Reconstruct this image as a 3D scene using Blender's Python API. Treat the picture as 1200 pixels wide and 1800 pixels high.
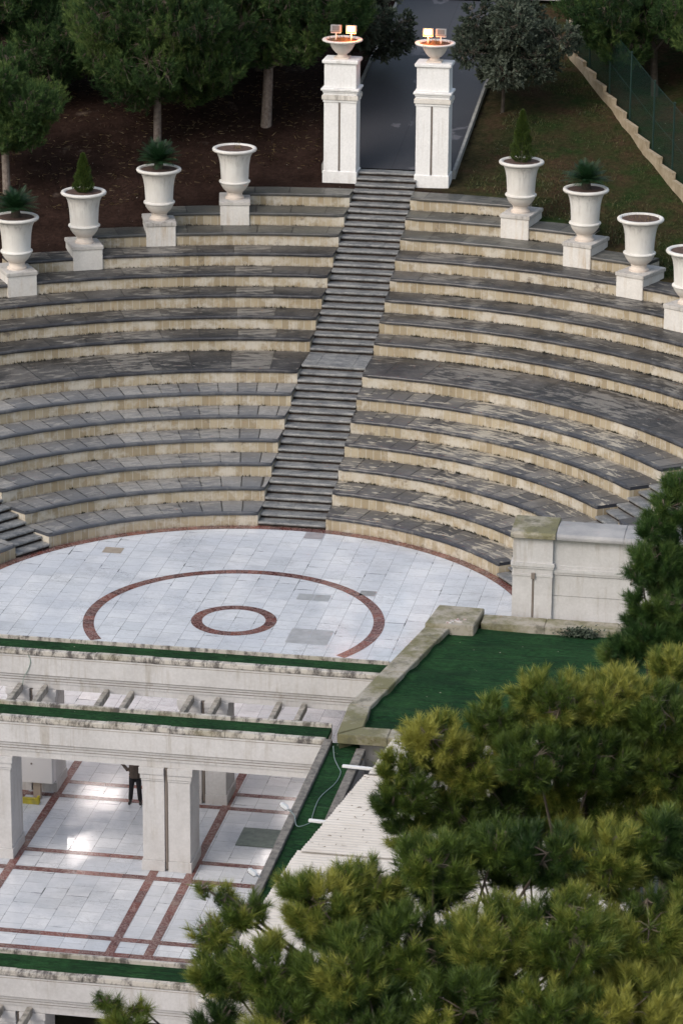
import bpy, math, random
import numpy as np
from mathutils import Vector, Matrix
for o in list(bpy.data.objects): bpy.data.objects.remove(o)
S = bpy.context.scene
COL = S.collection
random.seed(7); RNG = np.random.default_rng(7)
R = math.radians; PI = math.pi

# ------------------------------------------------------------------ camera
CAM = Vector((16.8304, -80.1096, 30.5054)); YAW, PITCH, ROLL = 0.1726, 0.3238, 0.0073
f = Vector((-math.sin(YAW)*math.cos(PITCH), math.cos(YAW)*math.cos(PITCH), -math.sin(PITCH)))
r0 = Vector((math.cos(YAW), math.sin(YAW), 0)); u0 = r0.cross(f)
r_ = math.cos(ROLL)*r0 + math.sin(ROLL)*u0; u_ = -math.sin(ROLL)*r0 + math.cos(ROLL)*u0
cd = bpy.data.cameras.new('camera'); cam = bpy.data.objects.new('camera', cd); COL.objects.link(cam)
M = Matrix(((r_.x, u_.x, -f.x, CAM.x), (r_.y, u_.y, -f.y, CAM.y), (r_.z, u_.z, -f.z, CAM.z), (0, 0, 0, 1)))
cam.matrix_world = M
cd.sensor_fit = 'VERTICAL'; cd.sensor_height = 24; cd.lens = 5797.2/1800*24
cd.clip_start = 1; cd.clip_end = 3000
cd.dof.use_dof = True; cd.dof.focus_distance = 88; cd.dof.aperture_fstop = 4
S.camera = cam
S.render.resolution_x = 682; S.render.resolution_y = 1024

# ------------------------------------------------------------------ light
SUN_EL, SUN_AZ = R(42), R(215)      # soft high overcast light, from behind and to the left of the viewer
w = bpy.data.worlds.new('World'); S.world = w; w.use_nodes = True
nt = w.node_tree; bg = nt.nodes['Background']
sky = nt.nodes.new('ShaderNodeTexSky'); sky.sky_type = 'NISHITA'; sky.sun_disc = False
sky.sun_elevation = SUN_EL; sky.sun_rotation = SUN_AZ; sky.air_density = 1.6; sky.dust_density = 4
hs = nt.nodes.new('ShaderNodeHueSaturation'); hs.inputs['Saturation'].default_value = .75
nt.links.new(sky.outputs[0], hs.inputs['Color']); nt.links.new(hs.outputs[0], bg.inputs[0])
bg.inputs[1].default_value = 0.135
sd = bpy.data.lights.new('sun', 'SUN'); sd.energy = .6; sd.angle = R(25); sd.color = (1, .99, .985)
so = bpy.data.objects.new('sun', sd); COL.objects.link(so)
sdir = Vector((math.sin(SUN_AZ)*math.cos(SUN_EL), math.cos(SUN_AZ)*math.cos(SUN_EL), math.sin(SUN_EL)))
so.rotation_euler = sdir.to_track_quat('Z', 'Y').to_euler()
S.view_settings.view_transform = 'Standard'; S.view_settings.look = 'None'
S.view_settings.exposure = 0.4; S.view_settings.gamma = 1

# ------------------------------------------------------------------ mesh helpers
class MB:
    def __init__(s): s.v = []; s.f = []; s.uv = []; s.mi = []
    def quad(s, pts, uvs=None, m=0):
        b = len(s.v); s.v += [tuple(p) for p in pts]; s.f.append(tuple(range(b, b+len(pts))))
        s.uv.append(uvs if uvs else [(0, 0)]*len(pts)); s.mi.append(m)
    def box(s, x0, x1, y0, y1, z0, z1, m=0, T=None):
        P = [(x0,y0,z0),(x1,y0,z0),(x1,y1,z0),(x0,y1,z0),(x0,y0,z1),(x1,y0,z1),(x1,y1,z1),(x0,y1,z1)]
        if T: P = [tuple(T @ Vector(p)) for p in P]
        F = [(3,2,1,0),(4,5,6,7),(0,1,5,4),(1,2,6,5),(2,3,7,6),(3,0,4,7)]
        D = [(x1-x0,y1-y0),(x1-x0,y1-y0),(x1-x0,z1-z0),(y1-y0,z1-z0),(x1-x0,z1-z0),(y1-y0,z1-z0)]
        for q, (a, c) in zip(F, D): s.quad([P[i] for i in q], [(0,0),(a,0),(a,c),(0,c)], m)
    def prism(s, prof, x0, x1, m=0):     # profile in (y, z), extruded along x
        n = len(prof)
        for i in range(n):
            a, c = prof[i], prof[(i+1) % n]
            s.quad([(x0,)+a, (x1,)+a, (x1,)+c, (x0,)+c], [(x0, a[1]), (x1, a[1]), (x1, c[1]), (x0, c[1])], m)
        s.quad([(x0,)+p for p in prof], m=m); s.quad([(x1,)+p for p in reversed(prof)], m=m)
    def poly(s, pts, z0, z1, m=0):       # horizontal polygon with thickness
        n = len(pts)
        s.quad([(x, y, z1) for x, y in pts], [(x, y) for x, y in pts], m)
        s.quad([(x, y, z0) for x, y in reversed(pts)], m=m)
        for i in range(n):
            a, c = pts[i], pts[(i+1) % n]
            L = math.hypot(c[0]-a[0], c[1]-a[1])
            s.quad([a+(z0,), c+(z0,), c+(z1,), a+(z1,)], [(0,z0),(L,z0),(L,z1),(0,z1)], m)
    def lathe(s, prof, n=28, cx=0, cy=0, cz=0, m=0):
        for i in range(len(prof)-1):
            (a, za), (c, zc) = prof[i], prof[i+1]
            for k in range(n):
                t0, t1 = 2*PI*k/n, 2*PI*(k+1)/n
                p = lambda rr, t, z: (cx+rr*math.cos(t), cy+rr*math.sin(t), cz+z)
                if a < 1e-5: s.quad([p(a,t0,za), p(c,t1,zc), p(c,t0,zc)], m=m)
                elif c < 1e-5: s.quad([p(a,t0,za), p(a,t1,za), p(c,t0,zc)], m=m)
                else: s.quad([p(a,t0,za), p(a,t1,za), p(c,t1,zc), p(c,t0,zc)], m=m)
    def tube(s, pts, rad, n=6, m=0):
        pts = [Vector(p) for p in pts]
        if not hasattr(rad, '__len__'): rad = [rad]*len(pts)
        rings = []
        for i, p in enumerate(pts):
            d = (pts[min(i+1, len(pts)-1)]-pts[max(i-1, 0)]).normalized()
            a = d.orthogonal().normalized() if abs(d.z) > .95 else d.cross(Vector((0,0,1))).normalized()
            c = d.cross(a)
            rings.append([p+(a*math.cos(2*PI*k/n)+c*math.sin(2*PI*k/n))*rad[i] for k in range(n)])
        L = 0
        for i in range(len(pts)-1):
            dl = (pts[i+1]-pts[i]).length
            for k in range(n):
                k2 = (k+1) % n
                s.quad([rings[i][k], rings[i][k2], rings[i+1][k2], rings[i+1][k]], [(k/n, L), ((k+1)/n, L), ((k+1)/n, L+dl), (k/n, L+dl)], m)
            L += dl
        s.quad(list(reversed(rings[0])), m=m); s.quad(rings[-1], m=m)
    def build(s, name, mats, parent=None, loc=None, smooth=False, bevel=0, weld=True):
        me = bpy.data.meshes.new(name); me.from_pydata(s.v, [], s.f)
        uv = me.uv_layers.new(name='UVMap')
        flat = [c for q in s.uv for p in q for c in p]
        uv.data.foreach_set('uv', flat)
        if not isinstance(mats, (list, tuple)): mats = [mats]
        for m in mats: me.materials.append(m)
        me.polygons.foreach_set('material_index', s.mi)
        if weld:
            import bmesh
            bm = bmesh.new(); bm.from_mesh(me); bmesh.ops.remove_doubles(bm, verts=bm.verts, dist=1e-5)
            if bevel:
                es = [e for e in bm.edges if len(e.link_faces) == 2 and e.calc_face_angle(0) > .5]
                try: bmesh.ops.bevel(bm, geom=es, offset=bevel, segments=2, affect='EDGES', clamp_overlap=True)
                except Exception: pass
            bm.to_mesh(me); bm.free()
        if smooth:
            me.polygons.foreach_set('use_smooth', [True]*len(me.polygons))
            me.set_sharp_from_angle(angle=R(40))
        me.update()
        o = bpy.data.objects.new(name, me); COL.objects.link(o)
        if parent: o.parent = parent
        if loc: o.location = loc
        return o

def tag(o, label=None, cat=None, group=None, kind=None):
    if label: o['label'] = label
    if cat: o['category'] = cat
    if group: o['group'] = group
    if kind: o['kind'] = kind
    return o
def thing(name, label, cat, loc=(0,0,0), rz=0, group=None):
    o = bpy.data.objects.new(name, None); COL.objects.link(o); o.empty_display_size = .2
    o.location = loc; o.rotation_euler = (0, 0, rz); tag(o, label, cat, group); return o
def copy_tree(o, parent=None):
    c = o.copy(); COL.objects.link(c); c.parent = parent
    for ch in list(o.children): copy_tree(ch, c)
    return c
def tri_mesh(name, V, mats, parent=None, tint=None, quads=False):
    # V: (n,3,3) or (n,4,3) array, one independent face each; tint: (n,) float attribute
    n, k = V.shape[0], V.shape[1]
    me = bpy.data.meshes.new(name)
    me.vertices.add(n*k); me.vertices.foreach_set('co', np.ascontiguousarray(V, dtype=np.float32).ravel())
    me.loops.add(n*k); me.loops.foreach_set('vertex_index', np.arange(n*k, dtype=np.int32))
    me.polygons.add(n); me.polygons.foreach_set('loop_start', np.arange(0, n*k, k, dtype=np.int32))
    me.polygons.foreach_set('loop_total', np.full(n, k, dtype=np.int32))
    if tint is not None:
        at = me.attributes.new('tint', 'FLOAT', 'FACE'); at.data.foreach_set('value', tint.astype(np.float32))
    me.materials.append(mats); me.update(); me.validate()
    o = bpy.data.objects.new(name, me); COL.objects.link(o)
    if parent: o.parent = parent
    return o

# ------------------------------------------------------------------ materials
class NT:
    def __init__(s, name):
        s.m = bpy.data.materials.new(name); s.m.use_nodes = True; s.t = s.m.node_tree
        s.b = s.t.nodes['Principled BSDF']; s.out = s.t.nodes['Material Output']
        s.b.inputs['Roughness'].default_value = .7
    def n(s, typ, **kw):
        nd = s.t.nodes.new('ShaderNode'+typ)
        for k, v in kw.items():
            if k in nd.inputs.keys(): s.set(nd.inputs[k], v)
            else: setattr(nd, k, v)
        return nd
    def set(s, sock, v):
        if isinstance(v, bpy.types.NodeSocket): s.t.links.new(v, sock)
        else: sock.default_value = v if not (isinstance(v, tuple) and len(v) == 3 and len(sock.default_value) == 4) else v+(1,)
    def pos(s): return s.n('NewGeometry').outputs['Position']
    def uv(s): return s.n('TexCoord').outputs['UV']
    def mapv(s, v, scale=(1,1,1), loc=(0,0,0), rot=(0,0,0)):
        m = s.n('Mapping'); s.set(m.inputs['Vector'], v); m.inputs['Scale'].default_value = scale
        m.inputs['Location'].default_value = loc; m.inputs['Rotation'].default_value = rot; return m.outputs[0]
    def noise(s, v, scale=1, detail=4, rough=.6, dist=0):
        q = s.n('TexNoise'); s.set(q.inputs['Vector'], v); q.inputs['Scale'].default_value = scale
        q.inputs['Detail'].default_value = detail; q.inputs['Roughness'].default_value = rough
        q.inputs['Distortion'].default_value = dist; return q.outputs['Fac']
    def ramp(s, fac, stops):
        q = s.n('ValToRGB'); s.set(q.inputs[0], fac); e = q.color_ramp.elements
        while len(e) < len(stops): e.new(.5)
        for el, (p, c) in zip(e, stops):
            el.position = p; el.color = (c, c, c, 1) if not isinstance(c, tuple) else c+(1,)
        return q.outputs[0]
    def mix(s, fac, a, c, mode='MIX'):
        q = s.n('Mix', data_type='RGBA', blend_type=mode)
        s.set(q.inputs[0], fac); s.set(q.inputs[6], a); s.set(q.inputs[7], c); return q.outputs[2]
    def math(s, op, a, c=0.0, d=0.0):
        q = s.n('Math', operation=op); s.set(q.inputs[0], a); s.set(q.inputs[1], c); s.set(q.inputs[2], d); return q.outputs[0]
    def bump(s, h, strength=.3, dist=.02):
        q = s.n('Bump'); s.set(q.inputs['Height'], h); q.inputs['Strength'].default_value = strength
        q.inputs['Distance'].default_value = dist; s.set(s.b.inputs['Normal'], q.outputs[0])
    def brick(s, v, w_, h_, mortar, c1, c2, cm, offset=0, bias=0):
        q = s.n('TexBrick'); s.set(q.inputs['Vector'], v); q.offset = offset; q.squash = 1
        for k, x in (('Scale', 1), ('Mortar Size', mortar), ('Mortar Smooth', .3), ('Bias', bias), ('Brick Width', w_), ('Row Height', h_)): q.inputs[k].default_value = x
        s.set(q.inputs['Color1'], c1); s.set(q.inputs['Color2'], c2); s.set(q.inputs['Mortar'], cm)
        return q.outputs['Color'], q.outputs['Fac']
    def col(s, c): s.set(s.b.inputs['Base Color'], c)
    def rough(s, c): s.set(s.b.inputs['Roughness'], c)

def plain(name, c, rough=.7, c2=None, scale=3, bump=0, metal=0):
    a = NT(name)
    if c2:
        nz = a.noise(a.pos(), scale, 5, .65); a.col(a.mix(a.ramp(nz, [(.35, 0), (.65, 1)]), c, c2))
        if bump: a.bump(nz, bump)
    else: a.col(c+(1,))
    a.rough(rough); a.b.inputs['Metallic'].default_value = metal; return a.m

def m_tread(name, wslab, base1, base2, dark, light, darkamt, lightamt, rough, nose):
    a = NT(name); uv = a.uv(); p = a.pos()
    c, fac = a.brick(uv, wslab, 40, .02, base1, base2, (.02, .02, .02))
    rnd, _ = a.brick(a.mapv(uv, (1,1,1), (wslab*7,0,0)), wslab, 40, .0, (0,0,0), (1,1,1), (.5,.5,.5))
    big = a.noise(a.mapv(p, (1,1,1), (3,1,7)), .55, 5, .65)
    c = a.mix(a.math('MULTIPLY', a.ramp(big, [(.38, 0), (.6, 1)]), darkamt), c, dark)
    st = a.noise(a.mapv(uv, (1.3, 4, 1)), 1.3, 7, .72, .5)
    st2 = a.noise(p, .28, 2, .5)
    k = a.math('ADD', st, a.math('ADD', a.math('MULTIPLY', rnd, .10), a.math('MULTIPLY', st2, .35)))
    lm = a.ramp(k, [(.76, 0), (.80, 1)])
    c = a.mix(a.math('MULTIPLY', lm, lightamt), c, light)
    fine = a.noise(p, 9, 4, .7)
    c = a.mix(.55, c, a.mix(1, c, a.ramp(fine, [(.3, .45), (.7, 1.3)]), 'MULTIPLY'))
    cr = a.noise(a.mapv(uv, (.9, 2, 1)), 2.2, 8, .7, 1.5)
    c = a.mix(a.math('MULTIPLY', a.ramp(cr, [(.488, 0), (.5, .8), (.512, 0)]), .55), c, (.015, .015, .017))
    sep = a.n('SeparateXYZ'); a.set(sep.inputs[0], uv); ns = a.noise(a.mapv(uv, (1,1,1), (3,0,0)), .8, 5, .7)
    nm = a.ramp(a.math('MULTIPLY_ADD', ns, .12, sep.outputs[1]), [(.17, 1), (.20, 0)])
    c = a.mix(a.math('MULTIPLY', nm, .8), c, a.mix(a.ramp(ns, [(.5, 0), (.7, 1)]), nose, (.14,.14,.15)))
    a.col(c); a.rough(a.mix(nm, a.ramp(fine, [(.3, rough), (.7, rough+.3)]), (.3,.3,.3)))
    a.bump(a.math('MULTIPLY_ADD', fac, -1.0, fine), .5, .012); return a.m
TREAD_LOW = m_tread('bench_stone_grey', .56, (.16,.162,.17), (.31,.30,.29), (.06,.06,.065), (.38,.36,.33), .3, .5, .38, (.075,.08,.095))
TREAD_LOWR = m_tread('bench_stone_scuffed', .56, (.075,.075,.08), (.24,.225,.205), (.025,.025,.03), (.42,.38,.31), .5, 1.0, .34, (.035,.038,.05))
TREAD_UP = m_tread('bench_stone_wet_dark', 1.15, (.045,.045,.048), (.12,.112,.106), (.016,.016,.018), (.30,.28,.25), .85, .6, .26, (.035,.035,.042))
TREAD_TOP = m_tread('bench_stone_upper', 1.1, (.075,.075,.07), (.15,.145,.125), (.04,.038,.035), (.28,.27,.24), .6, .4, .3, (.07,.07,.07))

def m_riser():
    a = NT('riser_brick_ochre'); uv = a.uv(); p = a.pos()
    c, fac = a.brick(a.mapv(uv, (1,1,1), (0,.42*20,0)), .23, .42, .014, (.30,.245,.165), (.43,.37,.275), (.45,.41,.345))
    n1 = a.noise(p, 1.3, 5, .7); c = a.mix(a.ramp(n1, [(.47, 0), (.60, .7)]), c, (.57,.54,.49))
    n2 = a.noise(a.mapv(uv, (5, 1.2, 1)), 1.2, 5, .7)
    c = a.mix(a.ramp(n2, [(.55, 0), (.68, .55)]), c, (.36,.25,.13))
    n3 = a.noise(a.mapv(uv, (1, 1, 1), (9,4,0)), 1.1, 6, .75)
    c = a.mix(a.ramp(n3, [(.60, 0), (.68, .75)]), c, (.13,.10,.08))
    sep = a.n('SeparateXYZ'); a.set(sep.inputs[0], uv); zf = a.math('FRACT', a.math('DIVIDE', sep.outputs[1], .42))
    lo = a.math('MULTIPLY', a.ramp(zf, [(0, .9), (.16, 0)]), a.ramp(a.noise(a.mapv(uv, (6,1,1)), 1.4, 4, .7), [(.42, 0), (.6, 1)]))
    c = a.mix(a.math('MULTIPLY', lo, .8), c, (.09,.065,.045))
    a.col(c); a.rough(.75); a.bump(a.math('MULTIPLY_ADD', fac, -1.0, n2), .5, .01); return a.m
RISER = m_riser()

def m_marble(name, tw, th, base1, base2, tint, rough0, ang=0):
    a = NT(name); p = a.pos(); pr = a.mapv(p, (1,1,1), (0,0,0), (0,0,R(90)+ang))
    c, fac = a.brick(pr, th, tw, .006, base1, base2, (.13,.13,.14), .37)
    cl = a.noise(p, .5, 6, .7, .4); c = a.mix(a.ramp(cl, [(.38, 0), (.64, .65)]), c, tint)
    v = a.noise(a.mapv(p, (1,2.2,1), (0,0,0), (0,0,.5)), 1.2, 9, .72, 1.2)
    c = a.mix(a.ramp(v, [(.485, 0), (.5, .45), (.515, 0)]), c, (.30,.31,.34))
    # open, dirty joints in places
    c2, fac2 = a.brick(pr, th, tw, .02, (0,0,0), (0,0,0), (1,1,1), .37)
    jn = a.math('MULTIPLY', fac2, a.ramp(a.noise(a.mapv(p, (1,1,1), (5,3,0)), .9, 7, .75), [(.55, 0), (.63, 1)]))
    c = a.mix(a.math('MULTIPLY', jn, .85), c, (.035,.04,.045))
    gr = a.noise(a.mapv(p, (1,1,1), (11,2,0)), .33, 7, .72, .8); c = a.mix(a.ramp(gr, [(.5, 0), (.7, .4)]), c, (.30,.31,.33))
    ck = a.noise(a.mapv(p, (1,1,1), (1,7,0)), 1.0, 10, .8, 2.5); cm = a.math('MULTIPLY', a.ramp(ck, [(.492, 0), (.5, 1), (.508, 0)]), a.ramp(a.noise(p, .6, 3, .6), [(.52, 0), (.6, 1)])); c = a.mix(a.math('MULTIPLY', cm, .8), c, (.04,.045,.05))
    sp = a.noise(a.mapv(p, (1,1,1), (5,9,0)), 3.1, 3, .8); c = a.mix(a.ramp(sp, [(.74, 0), (.77, .8)]), c, (.09,.09,.09))
    a.col(c); rr = a.noise(p, .7, 4, .6); a.rough(a.ramp(rr, [(.38, rough0), (.66, rough0+.2)]))
    a.bump(a.math('MULTIPLY_ADD', a.math('ADD', fac, jn), -1.0, a.noise(p, 1.5, 2, .5)), .12, .01); return a.m
MARBLE = m_marble('marble_paving_pale', .56, .62, (.58,.61,.66), (.71,.73,.77), (.52,.55,.62), .06)
MARBLE_LOW = m_marble('marble_paving_polished', .58, .58, (.52,.54,.58), (.69,.70,.73), (.44,.47,.53), .04)
def m_red(name='red_marble', wid=.3):
    a = NT(name); uv = a.uv(); p = a.pos()
    c, fac = a.brick(a.mapv(uv, (1,1,1), (0,5,0)), wid, 10, .008, (.085,.030,.030), (.18,.062,.05), (.035,.03,.03))
    n1 = a.noise(p, 3, 8, .75, 2.0); c = a.mix(a.ramp(n1, [(.478, 0), (.5, .65), (.522, 0)]), c, (.5,.42,.40))
    n2 = a.noise(p, 1.2, 4, .7); c = a.mix(a.ramp(n2, [(.55, 0), (.7, .6)]), c, (.28,.2,.17))
    a.col(c); a.rough(.2); a.bump(fac, -.2, .01); return a.m
RED = m_red(); RED_LONG = m_red('red_marble_band', .6)

def m_plaster(name, c1, c2, streak, samt, lichen=0):
    a = NT(name); p = a.pos(); n1 = a.noise(p, 1.1, 5, .65); c = a.mix(a.ramp(n1, [(.35, 0), (.65, 1)]), c1, c2)
    s1 = a.noise(a.mapv(p, (7, 7, .5)), 1, 5, .7); big = a.noise(p, .7, 3, .6)
    k = a.math('MULTIPLY', a.ramp(s1, [(.5, 0), (.66, 1)]), a.ramp(big, [(.42, 0), (.62, 1)]))
    c = a.mix(a.math('MULTIPLY', k, samt), c, streak)
    fine = a.noise(p, 14, 3, .7); c = a.mix(.3, c, a.mix(1, c, a.ramp(fine, [(.3, .7), (.7, 1.15)]), 'MULTIPLY'))
    a.col(c); a.rough(.75); a.bump(fine, .15, .01); return a.m
PLASTER = m_plaster('plaster_white_aged', (.50,.49,.49), (.585,.575,.58), (.33,.29,.24), .6)
PLASTER2 = m_plaster('plaster_pillar_white', (.78,.78,.79), (.84,.84,.85), (.40,.36,.32), .35)
PED = m_plaster('pedestal_plaster', (.60,.58,.56), (.70,.68,.66), (.42,.29,.15), .55)
def m_urn():
    a = NT('urn_concrete_white'); p = a.pos(); o = a.n('TexCoord').outputs['Object']; sep = a.n('SeparateXYZ'); a.set(sep.inputs[0], o)
    c = a.mix(a.ramp(a.noise(p, 1.3, 5, .65), [(.35, 0), (.65, 1)]), (.62,.60,.57), (.73,.72,.70))
    st = a.noise(a.mapv(p, (8,8,.6)), 1, 5, .75); zz = a.ramp(a.math('DIVIDE', sep.outputs[2], 1.6), [(.45, .12), (.88, .85), (.92, .2)])
    c = a.mix(a.math('MULTIPLY', a.ramp(st, [(.50, 0), (.68, .8)]), zz), c, (.24,.22,.21))
    lo = a.ramp(a.math('DIVIDE', sep.outputs[2], 1.6), [(.05, .55), (.33, 0)]); c = a.mix(lo, c, (.60,.47,.38))
    fl = a.noise(p, 14, 3, .7); a.col(c); a.rough(.7); a.bump(fl, .15, .01); return a.m
URN = m_urn()
SLOT = plain('slot_dark_pipe', (.20,.17,.15), .8)
def m_cope():
    a = NT('coping_stone_lichen'); p = a.pos(); n1 = a.noise(p, .8, 6, .7); n2 = a.noise(p, 2.6, 6, .75)
    c = a.mix(a.ramp(n1, [(.42, 0), (.56, 1)]), (.36,.33,.28), (.17,.16,.085))
    c = a.mix(a.ramp(n2, [(.52, 0), (.66, .75)]), c, (.09,.085,.06))
    a.col(c); a.rough(.65); a.bump(n2, .3, .02); return a.m
COPE = m_cope()
def m_weath():
    a = NT('cornice_stone_blackened'); p = a.pos(); n1 = a.noise(a.mapv(p, (3,1,1.5)), 1.4, 6, .75); n2 = a.noise(p, .5, 3, .6)
    c = a.mix(a.ramp(n1, [(.46, 0), (.60, 1)]), (.50,.47,.43), (.10,.09,.085))
    c = a.mix(a.ramp(n2, [(.5, 0), (.66, .55)]), c, (.22,.19,.10))
    a.col(c); a.rough(.8); a.bump(n1, .4, .02); return a.m
WEATH = m_weath()
def m_turf():
    a = NT('artificial_turf_green'); p = a.pos(); n1 = a.noise(p, .7, 5, .65); n2 = a.noise(a.mapv(p, (1,2.5,1)), 7, 5, .8)
    c = a.mix(a.ramp(n1, [(.35, 0), (.65, 1)]), (.008,.034,.013), (.018,.062,.021))
    c = a.mix(.85, c, a.mix(1, c, a.ramp(n2, [(.32, .25), (.68, 1.9)]), 'MULTIPLY'))
    fold = a.noise(a.mapv(p, (.35,2.6,1)), 1.0, 4, .55, .9); c = a.mix(a.ramp(fold, [(.62, 0), (.72, .35)]), c, (.05,.12,.05))
    lt = a.noise(p, 5, 2, .9); c = a.mix(a.ramp(lt, [(.74, 0), (.76, .85)]), c, (.42,.38,.32))
    a.col(c); a.rough(.95); a.b.inputs['Specular IOR Level'].default_value = .15; a.bump(a.math('MULTIPLY_ADD', fold, 5.0, n2), 1.0, .05); return a.m
TURF = m_turf()
def m_step():
    a = NT('step_stone_grey'); p = a.pos(); uv = a.uv(); n1 = a.noise(a.mapv(p, (1,2.5,2.5)), 1.9, 6, .75); n2 = a.noise(p, 12, 3, .8)
    c = a.mix(a.ramp(n1, [(.33, 0), (.66, 1)]), (.085,.092,.105), (.30,.30,.295))
    c = a.mix(.6, c, a.mix(1, c, a.ramp(n2, [(.3, .5), (.7, 1.4)]), 'MULTIPLY'))
    a.col(c); a.rough(.42); a.bump(n2, .3, .01); return a.m
STEP = m_step()
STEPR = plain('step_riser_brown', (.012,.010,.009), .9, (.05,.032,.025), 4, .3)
def m_asphalt():
    a = NT('asphalt_wet_dark'); p = a.pos(); n1 = a.noise(p, .25, 4, .6); n2 = a.noise(p, 30, 2, .8)
    c = a.mix(n1, (.028,.028,.034), (.055,.054,.062)); c = a.mix(.5, c, a.mix(1, c, a.ramp(n2, [(.3, .4), (.7, 1.6)]), 'MULTIPLY'))
    sp = a.noise(a.mapv(p, (1,1,1), (2,0,0)), .55, 5, .65, .5); c = a.mix(a.ramp(sp, [(.60, 0), (.63, .6)]), c, (.16,.155,.175))
    sep = a.n('SeparateXYZ'); a.set(sep.inputs[0], p)
    jx = a.math('ABSOLUTE', a.math('SUBTRACT', sep.outputs[0], .1)); c = a.mix(a.ramp(jx, [(.0, .7), (.03, 0)]), c, (.015,.015,.018))
    a.col(c); a.rough(.55); a.bump(n2, .3, .01); return a.m
ASPH = m_asphalt()
def m_soil():
    a = NT('hill_soil_and_grass'); p = a.pos(); sep = a.n('SeparateXYZ'); a.set(sep.inputs[0], p)
    n1 = a.noise(p, .8, 6, .7); n2 = a.noise(p, 7, 5, .8)
    soil = a.mix(a.ramp(n1, [(.35, 0), (.7, 1)]), (.016,.009,.007), (.036,.021,.017))
    soil = a.mix(a.ramp(a.noise(p, .5, 5, .7), [(.62, 0), (.72, .6)]), soil, (.15,.12,.10))
    grass = a.mix(a.ramp(n1, [(.38, 0), (.62, 1)]), (.020,.036,.011), (.050,.034,.020))
    g = a.math('ADD', a.math('MULTIPLY', sep.outputs[0], .25), a.math('MULTIPLY', a.math('SUBTRACT', n1, .5), 3.0))
    c = a.mix(a.ramp(a.math('MULTIPLY_ADD', g, .5, .1), [(.2, 0), (.5, 1)]), soil, grass)
    c = a.mix(.75, c, a.mix(1, c, a.ramp(n2, [(.3, .25), (.7, 1.8)]), 'MULTIPLY'))
    wsp = a.noise(p, 9, 1, .5); c = a.mix(a.ramp(wsp, [(.80, 0), (.815, .9)]), c, (.4,.38,.35))
    a.col(c); a.rough(1.0); a.b.inputs['Specular IOR Level'].default_value = .05; a.bump(n2, .9, .05); return a.m
SOIL = m_soil()
def m_leaf(name, ca, cb, cc, rough=.55, trans=.25):
    a = NT(name); at = a.n('Attribute', attribute_name='tint')
    c = a.ramp(at.outputs['Fac'], [(0, ca), (.55, cb), (1, cc)]); a.col(c); a.rough(rough)
    tr = a.n('BsdfTranslucent'); a.set(tr.inputs['Color'], c); mx = a.n('MixShader'); mx.inputs[0].default_value = trans
    a.t.links.new(a.b.outputs[0], mx.inputs[1]); a.t.links.new(tr.outputs[0], mx.inputs[2]); a.t.links.new(mx.outputs[0], a.out.inputs[0]); return a.m
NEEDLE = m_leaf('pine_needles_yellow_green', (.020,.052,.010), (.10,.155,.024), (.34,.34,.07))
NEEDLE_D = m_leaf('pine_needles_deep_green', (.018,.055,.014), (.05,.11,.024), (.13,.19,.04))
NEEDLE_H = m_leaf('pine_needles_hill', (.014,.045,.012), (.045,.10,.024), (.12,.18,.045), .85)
OAK = m_leaf('oak_leaves_grey_green', (.022,.034,.024), (.075,.10,.07), (.17,.20,.155), .8)
CYP = m_leaf('cypress_leaves', (.02,.045,.008), (.05,.085,.012), (.11,.15,.02))
CYCAD = m_leaf('cycad_fronds', (.008,.028,.010), (.015,.05,.018), (.03,.085,.03), .4, .1)
DRY = m_leaf('dry_grass', (.10,.07,.03), (.18,.13,.06), (.26,.2,.11))
GRASS = m_leaf('lawn_blades', (.03,.045,.010), (.07,.085,.025), (.15,.125,.06))
BARK = plain('pine_bark', (.13,.10,.085), .9, (.26,.22,.20), 9, .8)
BARK_N = plain('near_pine_bark', (.07,.055,.045), .9, (.14,.115,.10), 9, .8)
BARK_D = plain('dark_bark', (.035,.028,.022), .9, (.07,.06,.05), 9, .8)
TWIG = plain('twig_grey_brown', (.08,.06,.045), .85, (.17,.14,.115), 6, .3)
POT = plain('potting_soil', (.06,.035,.028), .95, (.12,.075,.06), 8, .6)
WOOD = plain('beam_weathered', (.16,.15,.135), .85, (.42,.39,.35), 5, .4)
KERB = plain('kerb_concrete_mossy', (.10,.095,.09), .9, (.24,.22,.20), 6, .5)
METAL_W = plain('white_painted_metal', (.75,.76,.78), .4)
METAL_G = plain('fence_green_metal', (.005,.026,.022), .5)
STEEL = plain('galvanised_steel', (.35,.36,.37), .35, metal=.7)

# ------------------------------------------------------------------ dimensions
RISE = .42; XC, YC = .0743, -.2831
def RAD(k): return 8.0309+(k-1)*.9983 if k <= 7 else 8.0309+6*.9983+2.0641+(k-8)*.9889
HW = .99; A_SIDE = 56.2; HWS = .62
def P(r, a, z): a = R(a); return (XC+r*math.sin(a), YC+r*math.cos(a), z)

# ------------------------------------------------------------------ setting: ground, hill, path
def rb(a):      # outer edge of the seating at a given angle
    a = abs(a); i = 0
    for lim in PEDS:
        if a < lim: break
        i += 1
    return 15-i
PEDS = [11.8, 18.3, 24.9, 32.0, 38.6, 45.4, 52.2, 59]
def hill_h(x, y): return 6.5+(.19 if y > 24.5 else .26)*(y-24.5) if y < 60 else 13.2+.05*(y-60)
mb = MB(); mb.quad([(-900,-700,-9), (900,-700,-9), (900,900,-9), (-900,900,-9)]); 
o = mb.build('ground', plain('far_ground_scrub', (.05,.045,.03), .95, (.08,.08,.05), .3)); tag(o, kind='structure')
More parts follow.
